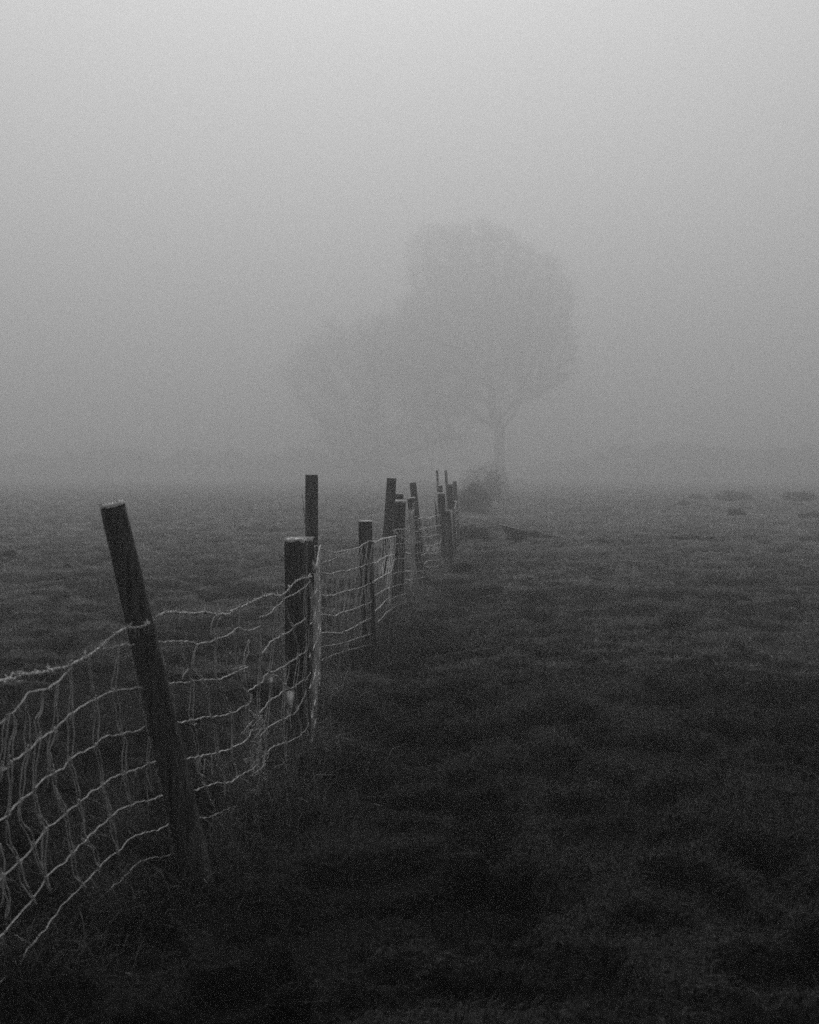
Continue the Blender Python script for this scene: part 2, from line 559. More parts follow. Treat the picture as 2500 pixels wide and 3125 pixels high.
# bark splinters on the tall post
for sgn, h0, L, o in ((-1, 1.29, .17, .022), (-1, 1.2, .13, .010), (1, 1.16, .06, .012), (-1, .86, .2, .006), (1, .98, .1, .007)):
    root, b2, t, rb, rt, axis, side = POSTS[2]
    mb = MB()
    a0 = b2 + axis * (h0 + .1 - L)
    r = rb * .9
    fw = axis.cross(side)
    pts = []
    for k in range(6):
        u = k / 5
        wd = .018 * (1 - u) + .002
        c = a0 + axis * (L * u) + side * sgn * (r + o * u ** 1.5)
        pts += [c - fw * wd - side * .004, c + fw * wd - side * .004, c + fw * wd * .6 + side * sgn * .004 * (1 - u), c - fw * wd * .6 + side * sgn * .004 * (1 - u)]
    fs = []
    for k in range(5):
        for q in range(4):
            fs.append((k * 4 + q, k * 4 + (q + 1) % 4, k * 4 + 4 + (q + 1) % 4, k * 4 + 4 + q))
    fs += [(0, 1, 2, 3), (20, 21, 22, 23)]
    mb.add(pts, fs)
    mb.build('splinter', M['wood_grey'], root, smooth=False)

# ------------------------------------------------------------------ strands
def resample(P, step, wob, R):
    """smooth the polyline (Catmull-Rom) and cut it in even steps with a small wobble"""
    P = [Vector(p) for p in P]
    if len(P) == 2:
        P = [P[0], (P[0] + P[1]) / 2, P[1]]
    Q = [P[0] * 2 - P[1]] + P + [P[-1] * 2 - P[-2]]
    out = []
    for i in range(1, len(Q) - 2):
        L = (Q[i + 1] - Q[i]).length
        k = max(1, int(L / step))
        for j in range(k):
            t = j / k
            a, b, c, d = Q[i - 1], Q[i], Q[i + 1], Q[i + 2]
            tt = t * t; t3 = tt * t
            out.append(.5 * ((2 * b) + (c - a) * t + (2 * a - 5 * b + 4 * c - d) * tt + (3 * b - a - 3 * c + d) * t3))
    out.append(P[-1])
    if wob:
        ph = [R.uniform(0, 6.28) for _ in range(6)]
        s = 0
        for i in range(1, len(out) - 1):
            s += (out[i] - out[i - 1]).length
            out[i] = out[i] + Vector((math.sin(s * 90 + ph[0]) + math.sin(s * 41 + ph[1]), math.sin(s * 73 + ph[2]) + R.uniform(-.5, .5),
                                      math.sin(s * 97 + ph[3]) + math.sin(s * 38 + ph[4]) + R.uniform(-.6, .6))) * (wob * .5)
    return out

def tube(mb, pts, r, R, sides=5, rough=.3, ends=(1, 1)):
    n = len(pts)
    vs = []; fs = []
    up = Vector((.3, .2, 1))
    for i, p in enumerate(pts):
        t = (pts[min(i + 1, n - 1)] - pts[max(i - 1, 0)])
        if t.length < 1e-9: t = Vector((1, 0, 0))
        t.normalize()
        a = t.cross(up)
        if a.length < .05: a = t.cross(Vector((1, 0, 0)))
        a.normalize(); b = t.cross(a)
        u = i / (n - 1)
        rr = r * (ends[0] + (ends[1] - ends[0]) * u)
        for k in range(sides):
            q = 2 * math.pi * k / sides
            w = rr * (1 + R.uniform(-rough, rough))
            vs.append(p + a * (math.cos(q) * w) + b * (math.sin(q) * w))
    for i in range(n - 1):
        for k in range(sides):
            k2 = (k + 1) % sides
            fs.append((i * sides + k, i * sides + k2, (i + 1) * sides + k2, (i + 1) * sides + k))
    fs.append(tuple(range(sides))[::-1]); fs.append(tuple((n - 1) * sides + k for k in range(sides)))
    mb.add(vs, fs)

def crystals(mb, pts, r, R, per_m, L):
    """needles of hoar frost standing off a strand"""
    for i in range(len(pts) - 1):
        seg = pts[i + 1] - pts[i]
        k = seg.length * per_m
        k = int(k) + (R.random() < k - int(k))
        for _ in range(k):
            p = pts[i] + seg * R.random()
            d = Vector((R.gauss(0, 1), R.gauss(0, 1), R.gauss(.1, 1))).normalized()
            q = d.orthogonal().normalized() * R.uniform(.0004, .0008)
            q2 = d.cross(q)
            l = r + L * R.uniform(.4, 1.3)
            mb.add([p - q, p + q, p + q2, p + d * l], [(0, 1, 3), (1, 2, 3), (2, 0, 3)])

def strand(name, P, r, mat, parent, R, wob=.0015, near=True, twin=0.0, rough=.3, ends=(1, 1)):
    mb = MB()
    step = .012 if near else .05
    pts = resample(P, step, wob, R)
    if twin:
        off = Vector((twin / 2, .0, 0))
        ph = R.uniform(0, 6)
        for sg in (-1, 1):
            q = []
            n = len(pts)
            for i, p in enumerate(pts):
                u = i / (n - 1)
                gap = abs(math.sin(math.pi * (u * 1.0))) ** .5 * (1 + .35 * math.sin(u * 11 + ph))
                q.append(p + off * (sg * gap) + Vector((0, sg * .001, 0)))
            tube(mb, q, r, R, 4 if near else 3, rough, ends)
            if near: crystals(mb, q, r, R, 260, r * .9)
    else:
        tube(mb, pts, r, R, 6 if near else 4, rough, ends)
        if near: crystals(mb, pts, r, R, 420, r * .8)
    return mb.build(name, M[mat], parent)

def V3(*p): return [(x * .34783, 1900 + y * .34783) for x, y in p]
def V4(*p): return [(400 + x * .37106, 1700 + y * .37106) for x, y in p]
def V5(*p): return [(x * .57971, 2400 + y * .57971) for x, y in p]
def V6(*p): return [(840 + x * .24348, 1400 + y * .24348) for x, y in p]
def V2(*p): return [(800 + x * .4058, 1350 + y * .4058) for x, y in p]
def V7(*p): return [(1120 + x * .2087, 1380 + y * .2087) for x, y in p]
def V8(*p): return [(1020 + x * .20408, 1560 + y * .20408) for x, y in p]

def plane(px, A, B, off=0.0):
    n = Vector((B[1] - A[1], -(B[0] - A[0]), 0)).normalized() * off
    return [on_plane(x, y, (A[0] + n.x, A[1] + n.y), (B[0] + n.x, B[1] + n.y)) for x, y in px]

R = random.Random(21)
def knots(parent, hor, ver):
    """frosted knots with webbed corners where an upright crosses a horizontal"""
    segs = [(a, b) for P in hor for a, b in zip(P[:-1], P[1:])]
    for P in ver:
        for a, b in zip(P[:-1], P[1:]):
            for c, d in segs:
                # crossing in the upright plane: compare along-fence distance and height
                ua, ub, uc, ud = a.y, b.y, c.y, d.y
                den = (ub - ua) * (d.z - c.z) - (b.z - a.z) * (ud - uc)
                if abs(den) < 1e-9: continue
                t = ((uc - ua) * (d.z - c.z) - (c.z - a.z) * (ud - uc)) / den
                s_ = ((uc - ua) * (b.z - a.z) - (c.z - a.z) * (ub - ua)) / den
                if 0 <= t <= 1 and 0 <= s_ <= 1:
                    p = c.lerp(d, s_)
                    mb = MB()
                    h = R.uniform(.006, .012)
                    dv = (b - a).normalized(); dh = (d - c).normalized()
                    tube(mb, [p - dv * h, p - dv * h * .4, p + dv * h * .4, p + dv * h], R.uniform(.003, .0048), R, 6, .4, (.7, .7))
                    for sg in (-1, 1):
                        w_ = R.uniform(.008, .022); v_ = R.uniform(.010, .03) * R.choice((-1, 1))
                        q = resample([p + dh * sg * w_, p + dh * sg * w_ * .3 + dv * v_ * .3, p + dv * v_], .006, .0006, R)
                        tube(mb, q, .0014, R, 4, .4)
                        crystals(mb, q, .0014, R, 300, .002)
                    mb.build('knot', M['twine_thin'], parent)

# ---- bay left of the leaning post
A0, A1 = FL[0], FL[1]
netA = empty('wire_netting', (A0[0], A0[1], 0))
tag(netA, 'sagging frost-covered sheep netting left of the leaning post, nearest the camera', 'netting', 'lengths of frosted sheep netting')
def to_end(P3, z_drop=0.0):
    """carry a line from the frame edge on to the post beyond it"""
    e = Vector((A0[0], A0[1], 0))
    p = P3[0]
    end = Vector((e.x, e.y, max(.04, p.z - z_drop)))
    mid = (p + end) / 2 - Vector((0, 0, .03))
    return [end, mid] + P3
HA = [
    (V3((870,215),(910,230),(980,215),(1050,205),(1120,195),(1180,190)), .0022, False),
    (V3((0,890),(50,820),(90,795),(130,780),(170,720),(220,655),(280,610),(370,590),(440,565),(500,530),(550,490),(590,420),(620,390)), .0036, True),
    (V3((0,1310),(60,1260),(120,1210),(200,1160),(250,1120),(320,1060),(350,1020),(420,985),(490,930),(540,880),(600,820),(660,780),(740,720),(800,690),(860,670),(930,620),(1000,600),(1080,590),(1200,570),(1260,575)), .0034, True),
    (V3((0,1735),(90,1650),(180,1570),(290,1480),(330,1420),(400,1370),(480,1320),(560,1270),(620,1200),(700,1150),(800,1100),(830,1085),(870,1050),(900,1010),(960,995),(1050,985),(1130,965),(1200,955),(1270,915),(1340,900)), .0034, True),
    (V5((0,488),(15,475),(70,430),(130,370),(190,300),(250,220),(330,160),(400,100),(470,40),(530,5)) + V3((930,1390),(1000,1360),(1080,1330),(1150,1300),(1230,1280),(1310,1235),(1390,1215)), .0032, True),
    (V5((-5,795),(20,770),(80,700),(150,620),(210,540),(270,450),(350,390),(440,290),(520,220),(570,170),(640,120),(710,90),(780,75),(860,50),(920,40)), .0030, True),
    (V5((60,990),(100,940),(150,860),(210,780),(280,700),(340,610),(410,550),(470,480),(520,430),(580,370),(640,330),(680,280),(740,250),(820,235),(880,205),(940,195)), .0026, True),
    (V5((560,558),(640,490),(700,430),(750,390),(820,375),(880,365),(950,350)), .0018, False),
]
HA3 = []
for px, r, ext in HA:
    P3 = plane(px, A0, A1)
    if ext: P3 = to_end(P3)
    HA3.append(P3)
    strand('horizontal_wire', P3, r * .75, 'twine_thin', netA, R, wob=.003)
VA = [
    V3((90,800),(50,900),(30,1100),(10,1290),(0,1400)),
    V3((110,800),(140,900),(100,1050),(90,1230),(95,1400),(70,1690)),
    V3((205,690),(250,850),(230,980),(245,1110),(210,1300),(180,1560)),
    V3((375,590),(370,750),(315,870),(345,1000),(310,1200),(300,1440),(340,1700),(370,1780)),
    V3((515,530),(490,700),(480,920),(430,1130),(425,1330)),
    V3((430,1130),(470,1320),(490,1500),(560,1680)),
    V3((620,390),(625,600),(615,820),(625,1000),(610,1200),(650,1330),(695,1570),(730,1720)),
    V3((780,300),(785,430),(820,600),(840,700),(850,900),(840,1060),(890,1300),(900,1440),(940,1540),(960,1680)),
    V3((1045,210),(1020,400),(1000,590),(1030,750),(1060,950),(1095,1050),(1090,1300),(1125,1500),(1150,1600)),
    V3((1310,1000),(1300,1250),(1330,1500)),
    V5((35,180),(50,300),(95,390),(130,520),(190,620)),
    V5((180,20),(200,130),(240,210),(230,330),(240,480),(270,560)),
    V5((290,0),(345,150),(370,300),(385,380),(400,470),(440,520)),
    V5((110,60),(105,180),(160,260),(200,400),(240,470)),
    V5((440,170),(445,280),(500,340),(520,430)),
    V5((560,60),(600,250),(620,350)),
    V5((15,475),(45,600),(30,700)),
    V5((0,300),(10,470),(0,640)),
]
for px in VA:
    strand('vertical_wire', plane(px, A0, A1, R.uniform(-.004, .004)), .0019, 'twine_thin', netA, R, wob=.002, twin=R.uniform(.008, .014))
knots(netA, HA3, [plane(px, A0, A1) for px in VA])
# off-frame meshes of the same bay
for k in range(6):
    t = .05 + k * .075
    x, y = A0[0] + (A1[0] - A0[0]) * t, A0[1] + (A1[1] - A0[1]) * t
    strand('vertical_wire', [(x, y, .74 - .02 * k), (x + .01, y + .02, .5), (x - .005, y + .01, .3), (x, y + .02, .08)], .0019, 'twine_thin', netA, R, wob=.002, twin=.01)

def icicles(parent, lines, n, R, lo=.01, hi=.045, mat='frost'):
    for _ in range(n):
        P3 = R.choice(lines)
        i = R.randrange(len(P3) - 1)
        p = Vector(P3[i]).lerp(Vector(P3[i + 1]), R.random())
        L = R.uniform(lo, hi)
        mb = MB()
        pts = resample([p, p + Vector((R.uniform(-.003, .003), 0, -L * .5)), p + Vector((R.uniform(-.004, .004), 0, -L))], .006, .0008, R)
        tube(mb, pts, R.uniform(.0009, .0018), R, 4, .4, (1, .25))
        mb.build('icicle', M[mat], parent)
icicles(netA, HA3[1:5], 34, R, mat='twine')

# ---- barbed wire along the top
barb = empty('barbed_wire', (A0[0], A0[1], .9))
tag(barb, 'rusty barbed wire thick with frost strung across the front of the leaning post', 'barbed wire')
leanp = POSTS[0]
def front(px, D):
    return [at_depth(x, y, D) for x, y in px]
bw1 = plane(V3((0,510),(50,530),(110,500),(190,460),(280,445),(370,435),(440,425),(510,400),(600,385),(680,340),(760,300),(870,225),(920,170),(970,130),(1050,80)), A0, A1)
cross = [at_depth(x, y, D) for (x, y), D in zip(V3((1110,45),(1170,45),(1240,35),(1300,10)) + V4((170,518)), (4.26, 4.245, 4.25, 4.27, 4.38))]
B0, B1 = FL[1], FL[2]
bw2 = plane(V4((230,475),(300,455),(400,457),(500,463),(600,455),(700,468),(760,472),(810,465),(840,437),(920,405),(1000,365),(1080,330),(1160,310),(1200,318),(1250,312),(1290,270),(1320,235),(1380,185),(1440,172),(1485,160)), B0, B1)
bwire = to_end(bw1) + cross + bw2
pts = resample(bwire, .006, .0012, R)
for ph0 in (0, math.pi):
    mb = MB()
    q = []; s = 0
    for i, p in enumerate(pts):
        if i: s += (p - pts[i - 1]).length
        a = s * 2 * math.pi / .045 + ph0
        q.append(p + Vector((0, math.cos(a) * .0024, math.sin(a) * .0024)))
    tube(mb, q, .0023, R, 6, .35)
    crystals(mb, q, .0023, R, 380, .0025)
    mb.build('wire', M['barbed'], barb)
s = 0; nxt = .05
for i in range(1, len(pts) - 2):
    s += (pts[i] - pts[i - 1]).length
    if s >= nxt:
        nxt = s + R.uniform(.075, .115)
        p = pts[i]; t = (pts[i + 1] - pts[i - 1]).normalized()
        a = t.orthogonal().normalized(); b = t.cross(a)
        mb = MB()
        coil = [p + t * (.009 * (k / 16 - .5)) + (a * math.cos(k / 16 * 4 * math.pi) + b * math.sin(k / 16 * 4 * math.pi)) * .0052 for k in range(17)]
        tube(mb, coil, .0023, R, 5, .2)
        for e in range(4):
            th = R.uniform(0, 6.28)
            d = (a * math.cos(th) + b * math.sin(th) + t * R.uniform(-.5, .5)).normalized()
            if R.random() < .6: d.z = abs(d.z)
            tip = p + d * R.uniform(.013, .025)
            sp = [p + d * .003, p + d * .009, tip]
            tube(mb, sp, .0022, R, 5, .25, (1, .4))
            crystals(mb, sp, .0017, R, 500, .002)
        mb.build('barb', M['barbed'], barb)
icicles(barb, [bw1, cross, bw2], 26, R, .012, .05, 'twine')
icicles(barb, [cross], 5, R, .03, .06, 'twine')
# small wire ring and the loose tail off the post
ring = plane(V4((705,450),(725,442),(742,455),(742,490),(722,515),(700,512),(690,505)), B0, B1, -.004)
strand('wire_ring', ring, .0014, 'barbed', barb, R, wob=.0005)
strand('loose_wire', [at_depth(x, y, 4.36) for x, y in V4((118,325),(135,370),(160,412),(190,450),(228,472))], .0009, 'barbed', barb, R, wob=.0005)

# frozen twine knot at the far left end of the barbed wire
def shred(name, label, cat, centre, w, h, mat, seed, n=26, depth=.01, group=None):
    Rr = random.Random(seed)
    mb = MB()
    for _ in range(n):
        x0 = Rr.gauss(0, w * .28)
        P = [centre + Vector((x0, Rr.uniform(-depth, depth), Rr.uniform(-.005, .006)))]
        L = h * Rr.uniform(.35, 1.0) * (1 - min(.7, abs(x0) / w))
        for k in range(3):
            P.append(P[-1] + Vector((Rr.uniform(-.3, .3) * w * .35 - x0 * .22, Rr.uniform(-depth, depth) * .5, -L / 3)))
        pts = resample(P, .008, .0015, Rr)
        tube(mb, pts, Rr.uniform(.0015, .0042), Rr, 5, .5, (1, .3))
        crystals(mb, pts, .002, Rr, 250, .004)
    o = mb.build(name, M[mat], None, origin=centre)
    tag(o, label, cat, group)
    return o
c = plane(V3((95,525)), A0, A1, -.006)[0]
shred('twine_knot', 'frayed dark knot of twine hanging from the barbed wire at the left edge', 'twine knot', c, .075, .085, 'rag', 5, 44)
c2 = plane(V3((290,450)), A0, A1, -.004)[0]
shred('twine_shred', 'thin frosted shred drooping from the barbed wire beside the dark twine knot', 'twine shred', c2, .07, .017, 'rag', 6, 16)

# ---- bay between the leaning post and the square post
netB = empty('wire_netting', (B0[0], B0[1], 0))
tag(netB, 'torn and mended frosted netting between the leaning post and the thick square post', 'netting', 'lengths of frosted sheep netting')
HB = [
    (V4((150,690),(215,692),(300,700),(390,690),(450,697),(500,700),(530,712),(600,708),(690,682),(760,655),(830,625),(870,582),(900,580),(940,605),(1000,595),(1060,572)), .0032),
    (V4((1060,572),(1060,490)), .0022),
    (V4((1060,490),(1100,485),(1150,455),(1200,405),(1250,360)), .0032),
    (V4((1250,345),(1350,300),(1430,245),(1470,205)), .0034),
    (V4((890,580),(960,620),(1010,670),(1050,695)), .0018),
    (V4((220,1040),(290,1035),(400,1035),(500,1025),(600,1010),(700,1010),(760,995),(830,960),(880,940),(940,910),(960,905)), .0030),
    (V4((820,922),(880,915),(940,890)), .0022),
    (V4((1075,800),(1100,760),(1150,700),(1200,665),(1260,635),(1320,600),(1350,560),(1400,535),(1440,505)), .0036),
    (V4((290,1350),(345,1355),(430,1360),(500,1340),(600,1320),(650,1310),(720,1312),(800,1290),(850,1280),(900,1240),(960,1220),(975,1190),(985,1165)), .0034),
    (V4((955,1110),(1000,1080),(1080,1025),(1090,985),(1140,950),(1200,930),(1280,885),(1330,850),(1380,815),(1450,765)), .0036),
    (V4((1140,965),(1190,975),(1230,1010),(1290,1075),(1340,1070),(1410,1015)), .0032),
    (V4((1050,1290),(1090,1250),(1130,1190),(1200,1145),(1260,1100),(1290,1085)), .0034),
    (V4((360,1668),(415,1665),(500,1655),(560,1640),(640,1625),(700,1610),(780,1590),(850,1560),(930,1520),(970,1480),(990,1430),(1050,1420)), .0034),
    (V4((1060,1480),(1110,1420),(1160,1380),(1240,1340),(1300,1310),(1350,1280),(1400,1200),(1440,1100)), .0034),
    (V4((410,1925),(475,1920),(540,1915),(620,1885),(700,1860),(770,1858),(830,1850),(870,1815),(930,1780),(990,1750),(1050,1700)), .0030),
    (V4((1120,1600),(1180,1555),(1260,1530),(1340,1500),(1400,1460),(1440,1420),(1460,1360)), .0028),
    (V4((470,2160),(530,2155),(640,2140),(720,2110),(800,2070),(900,2040),(980,2010),(1060,1960),(1075,1920)), .0026),
    (V4((1170,1740),(1260,1690),(1330,1650),(1400,1620),(1470,1580),(1480,1540),(1450,1420)), .0018),
    (V4((1430,1600),(1500,1690),(1470,1760)), .0014),
    (V5((1060,290),(1130,275),(1200,250),(1270,230),(1340,200),(1390,160),(1405,115)), .0020),
    (V4((1475,950),(1440,1010),(1410,1015)), .002),
]
HB3 = []
for px, r in HB:
    P3 = plane(px, B0, B1)
    HB3.append(P3)
    strand('horizontal_wire', P3, r * .80, 'twine_thin', netB, R, wob=.003)
VB = [
    (V4((215,692),(245,800),(265,900),(290,1030)), 1), (V4((225,700),(290,1010),(330,1150),(345,1355),(380,1500),(415,1665)), 1),
    (V4((240,820),(300,1060),(320,1250),(370,1440)), 0),
    (V4((415,695),(420,790),(470,920),(505,1025),(500,1150),(497,1340),(530,1480),(555,1640),(560,1780),(600,1860),(640,1950),(690,2060)), 1),
    (V4((470,920),(440,960),(420,1010)), 0),
    (V4((545,715),(510,850),(520,920),(590,1010),(625,1100),(640,1200),(655,1310),(690,1420),(705,1600),(710,1680),(760,1780),(770,1860),(775,1980)), 1),
    (V4((690,682),(695,850),(700,990),(760,1130),(820,1285),(835,1400),(830,1560),(830,1650),(870,1750),(865,1820)), 1),
    (V4((655,655),(665,560),(680,500),(720,470)), 0), (V4((705,680),(710,560),(712,380)), 0),
    (V4((890,450),(890,575)), 0), (V4((840,620),(860,760),(880,930),(895,1020),(940,1150),(960,1240),(955,1370),(960,1500),(990,1600),(990,1740)), 1),
    (V4((970,680),(945,800),(925,890)), 1), (V4((935,930),(935,1050),(960,1110),(1000,1150)), 1),
    (V4((1060,575),(1065,700),(1060,900),(1050,1040),(1050,1200),(1040,1400),(1060,1500),(1040,1700),(1070,1850),(1080,1930)), 1),
    (V4((1070,820),(1090,880),(1140,950)), 1),
    (V4((1200,400),(1180,650),(1140,940)), 1), (V4((1140,960),(1140,1170),(1110,1400),(1110,1580),(1080,1700)), 1),
    (V4((1240,380),(1230,640),(1240,780),(1290,885),(1260,1100),(1250,1330),(1270,1400),(1270,1680)), 1),
    (V4((1255,360),(1290,460),(1310,540),(1340,590),(1350,650),(1375,760),(1370,900),(1350,1060),(1365,1260),(1400,1420),(1420,1600)), 1),
    (V4((1430,240),(1430,500),(1450,600),(1445,760),(1420,1000),(1440,1200),(1455,1400)), 1),
    (V4((985,1165),(1010,1230),(1030,1310),(1050,1380)), 1),
    (V4((1040,1400),(1060,1600),(1040,1720)), 1),
    (V4((530,1660),(545,1760),(600,1800)), 0), (V4((660,1630),(670,1800)), 0), (V4((605,1660),(600,1780)), 0), (V4((1310,1290),(1315,1430)), 0),
    (V4((1155,310),(1155,420)), 0), (V4((395,470),(395,575)), 0),
    (V4((1310,540),(1330,560),(1350,575)), 1), (V4((1150,430),(1190,440),(1205,410)), 0),
    (V4((480,1340),(500,1380),(540,1370)), 0), (V4((1000,1750),(1040,1790),(1060,1850),(1080,1900)), 1),
]
for px, tw in VB:
    strand('vertical_wire', plane(px, B0, B1, R.uniform(-.006, .006)), .0019 if tw else .0022, 'twine_thin', netB, R, wob=.002, twin=R.uniform(.008, .015) if tw else 0)
knots(netB, HB3, [plane(px, B0, B1) for px, tw in VB if tw])
icicles(netB, HB3, 46, R, .01, .05, 'twine')
# barbed tangle where the torn netting is laced together
tang = MB()
for k in range(46):
    t = R.random()
    x, y = 1045 + R.gauss(0, 28), 1290 + t * 650
    P = plane(V4((x, y), (x + R.gauss(0, 45), y + R.gauss(0, 35)), (x + R.gauss(0, 40), y + R.uniform(20, 120))), B0, B1, R.uniform(-.03, .03))
    q = resample(P, .012, .003, R)
    tube(tang, q, R.uniform(.0009, .0018), R, 4, .4)
    crystals(tang, q, .0015, R, 200, .003)
o = tang.build('twine_tangle', M['twine_thin'], None, origin=plane(V4((1045, 1600)), B0, B1)[0])
tag(o, 'upright tangle of frosted twine lacing the torn netting left of the square post', 'twine tangle')
# white shred caught on the netting before the square post
def flap(name, label, cat, px, mat, seed, A, B, off, group=None):
    Rr = random.Random(seed)
    P = plane(px, A, B, off)
    c = sum((Vector(p) for p in P), Vector((0, 0, 0))) / len(P)
    mb = MB()
    # ragged fleece: many short fibres filling the outline, over a lumpy core
    n = len(P)
    core = [c + (p - c) * .8 + Vector((0, Rr.uniform(-.006, .006), 0)) for p in P]
    front_c = c + Vector((0, -.010, 0)); back_c = c + Vector((0, .008, 0))
    mb.add(core + [front_c, back_c], [(i, (i + 1) % n, n) for i in range(n)] + [((i + 1) % n, i, n + 1) for i in range(n)])
    for _ in range(260):
        i = Rr.randrange(n); a = P[i].lerp(P[(i + 1) % n], Rr.random())
        p = c.lerp(a, Rr.random() ** .5 * .98)
        d = Vector((Rr.gauss(0, .6), Rr.gauss(-.4, .6), Rr.gauss(-.5, .7))).normalized()
        L = Rr.uniform(.004, .016)
        q = d.orthogonal().normalized() * .0008
        mb.add([p - q, p + q, p + d.cross(q), p + d * L], [(0, 1, 3), (1, 2, 3), (2, 0, 3)])
    o = mb.build(name, M[mat], None, origin=c)
    tag(o, label, cat, group)
    return o
flap('fleece_shred', 'white tapering shred of frosted fleece caught in the netting before the square post', 'fleece shred',
     V4((1268,1085),(1305,1078),(1345,1085),(1350,1120),(1342,1190),(1328,1250),(1318,1290),(1300,1292),(1280,1250),(1266,1190)), 'frost', 8, B0, B1, -.006)
flap('fleece_shred', 'faint tuft of fleece hanging from a mesh left of the white shred', 'fleece shred',
     V4((1120,985),(1165,975),(1180,1010),(1165,1060),(1150,1090),(1135,1050)), 'twine', 9, B0, B1, .004)
icicles(netB, [plane(V4((1275,1240),(1300,1300),(1320,1260)), B0, B1)], 7, R, .02, .045, 'frost')

# ---- bay behind the square post, seen almost edge on
C0, C1, C2 = FL[2], FL[3], FL[4]
def lerp_line(P, s):
    """point at fraction s of the plan length"""
    d = [0]
    for a, b in zip(P[:-1], P[1:]): d.append(d[-1] + (Vector((b.x - a.x, b.y - a.y)).length))
    t = s * d[-1]
    for i in range(len(P) - 1):
        if d[i + 1] >= t:
            u = (t - d[i]) / max(1e-6, d[i + 1] - d[i])
            return P[i].lerp(P[i + 1], u)
    return P[-1]
def weave(parent, lines, n, R, r, drift=.03, near=False, mat='twine', twin=.01, jit=.006):
    for k in range(n):
        s = (k + .5 + R.uniform(-.3, .3)) / n
        P = []
        dd = R.uniform(-drift, drift); sl = 0
        for L in lines:
            q = lerp_line(L, min(.995, max(.005, s + sl))).copy()
            if len(P) and R.random() < .3:
                m = (P[-1] + q) / 2 + Vector((R.uniform(-.02, .02), R.uniform(-.02, .02), 0))
                P.append(m)
            q += Vector((R.uniform(-jit, jit), R.uniform(-jit, jit), 0))
            P.append(q)
            sl += dd * .4 + R.uniform(-.01, .01)
        strand('vertical_wire', P, r, mat, parent, R, wob=.003, near=near, twin=twin)

netC0 = empty('wire_netting', (C0[0], C0[1], 0))
tag(netC0, 'frosted netting seen edge-on as a bright bundle at the right side of the square post', 'netting', 'lengths of frosted sheep netting')
L0 = []
for za, zb in ((.92, .93), (.80, .80), (.66, .64), (.50, .50), (.34, .36), (.18, .22), (.06, .10)):
    P = []
    for k in range(9):
        t = k / 8
        P.append(Vector((C0[0] + (C1[0] - C0[0]) * t + R.uniform(-.008, .008) + .008 * math.sin(math.pi * t), C0[1] + (C1[1] - C0[1]) * t,
                         za + (zb - za) * t - .05 * math.sin(math.pi * t) + R.uniform(-.008, .008))))
    L0.append(P)
    strand('horizontal_wire', P, .0028, 'twine', netC0, R, wob=.003)
weave(netC0, L0, 20, R, .0024, twin=.010)
flap('fleece_shred', 'bright frosted flap of fleece on the right edge of the square post', 'fleece shred',
     V6((466,1250),(480,1290),(545,1360),(515,1400),(515,1440),(468,1450),(460,1350)), 'frost', 10, (C0[0] - .02, C0[1] + .1), (C0[0] + .08, C0[1] + .1), 0)
flap('fleece_shred', 'long narrow wisp of frosted fleece trailing down behind the square post', 'fleece shred',
     V6((478,1640),(492,1680),(500,1740),(496,1830),(480,1860),(474,1800),(482,1730)), 'twine', 12, (C0[0] - .02, C0[1] + .1), (C0[0] + .08, C0[1] + .1), 0)

netC = empty('wire_netting', (C1[0], C1[1], 0))
tag(netC, 'slack frosted netting between the square post and the short cracked post', 'netting', 'lengths of frosted sheep netting')
HC = [
    (V6((470,1120),(510,1095),(560,1120),(640,1150),(730,1172),(830,1160),(950,1135),(1040,1115),(1090,1085),(1140,1050),(1200,1030),(1290,1035)), .0032),
    (V6((500,1300),(560,1310),(640,1290),(720,1265),(780,1230),(840,1200),(900,1175),(970,1145)), .0026),
    (V6((510,1410),(600,1435),(700,1445),(760,1425),(830,1405),(890,1410),(960,1385),(1040,1365),(1080,1355),(1130,1330),(1190,1320),(1240,1305)), .0038),
    (V6((490,1700),(560,1700),(620,1715),(710,1715),(790,1690),(860,1665),(930,1650),(1010,1635),(1080,1615),(1130,1590),(1230,1550)), .0036),
    (V6((470,2000),(540,1965),(620,1955),(700,1965),(740,1975),(800,1940),(900,1910),(1000,1880),(1090,1840),(1160,1820),(1220,1780)), .0036),
    (V2((385,1460),(430,1435),(500,1430),(580,1435),(640,1415),(700,1385),(760,1350),(850,1305)), .0036),
    (V2((430,1540),(550,1520),(640,1500),(740,1465),(820,1440),(850,1415)), .0026),
    (V2((430,1645),(560,1590),(700,1550),(830,1515),(850,1500)), .0020),
]
LC = []
for px, r in HC:
    P3 = plane(px, C1, C2)
    LC.append(P3)
    strand('horizontal_wire', P3, r * 1.2, 'twine', netC, R, wob=.003)
weave(netC, [LC[0]] + LC[2:], 14, R, .0026, drift=.05, twin=.009)
for px in (V6((1085,1075),(1090,1200),(1085,1330),(1105,1480),(1115,1600),(1135,1680),(1135,1820)), V6((1125,1060),(1140,1180),(1155,1310),(1170,1500),(1175,1570),(1190,1810)),
           V8((410,820),(435,900),(445,1100),(455,1190),(485,1360),(480,1450),(490,1600),(480,1650),(520,1840)), V8((465,500),(485,640),(495,780),(515,900),(520,1080),(530,1200),(545,1370),(545,1590),(575,1700),(585,1800)),
           V8((370,1690),(380,1780),(395,1880)), V8((400,540),(405,700),(415,800))):
    strand('vertical_wire', plane(px, C1, C2, -.003), .0030, 'twine', netC, R, wob=.003)

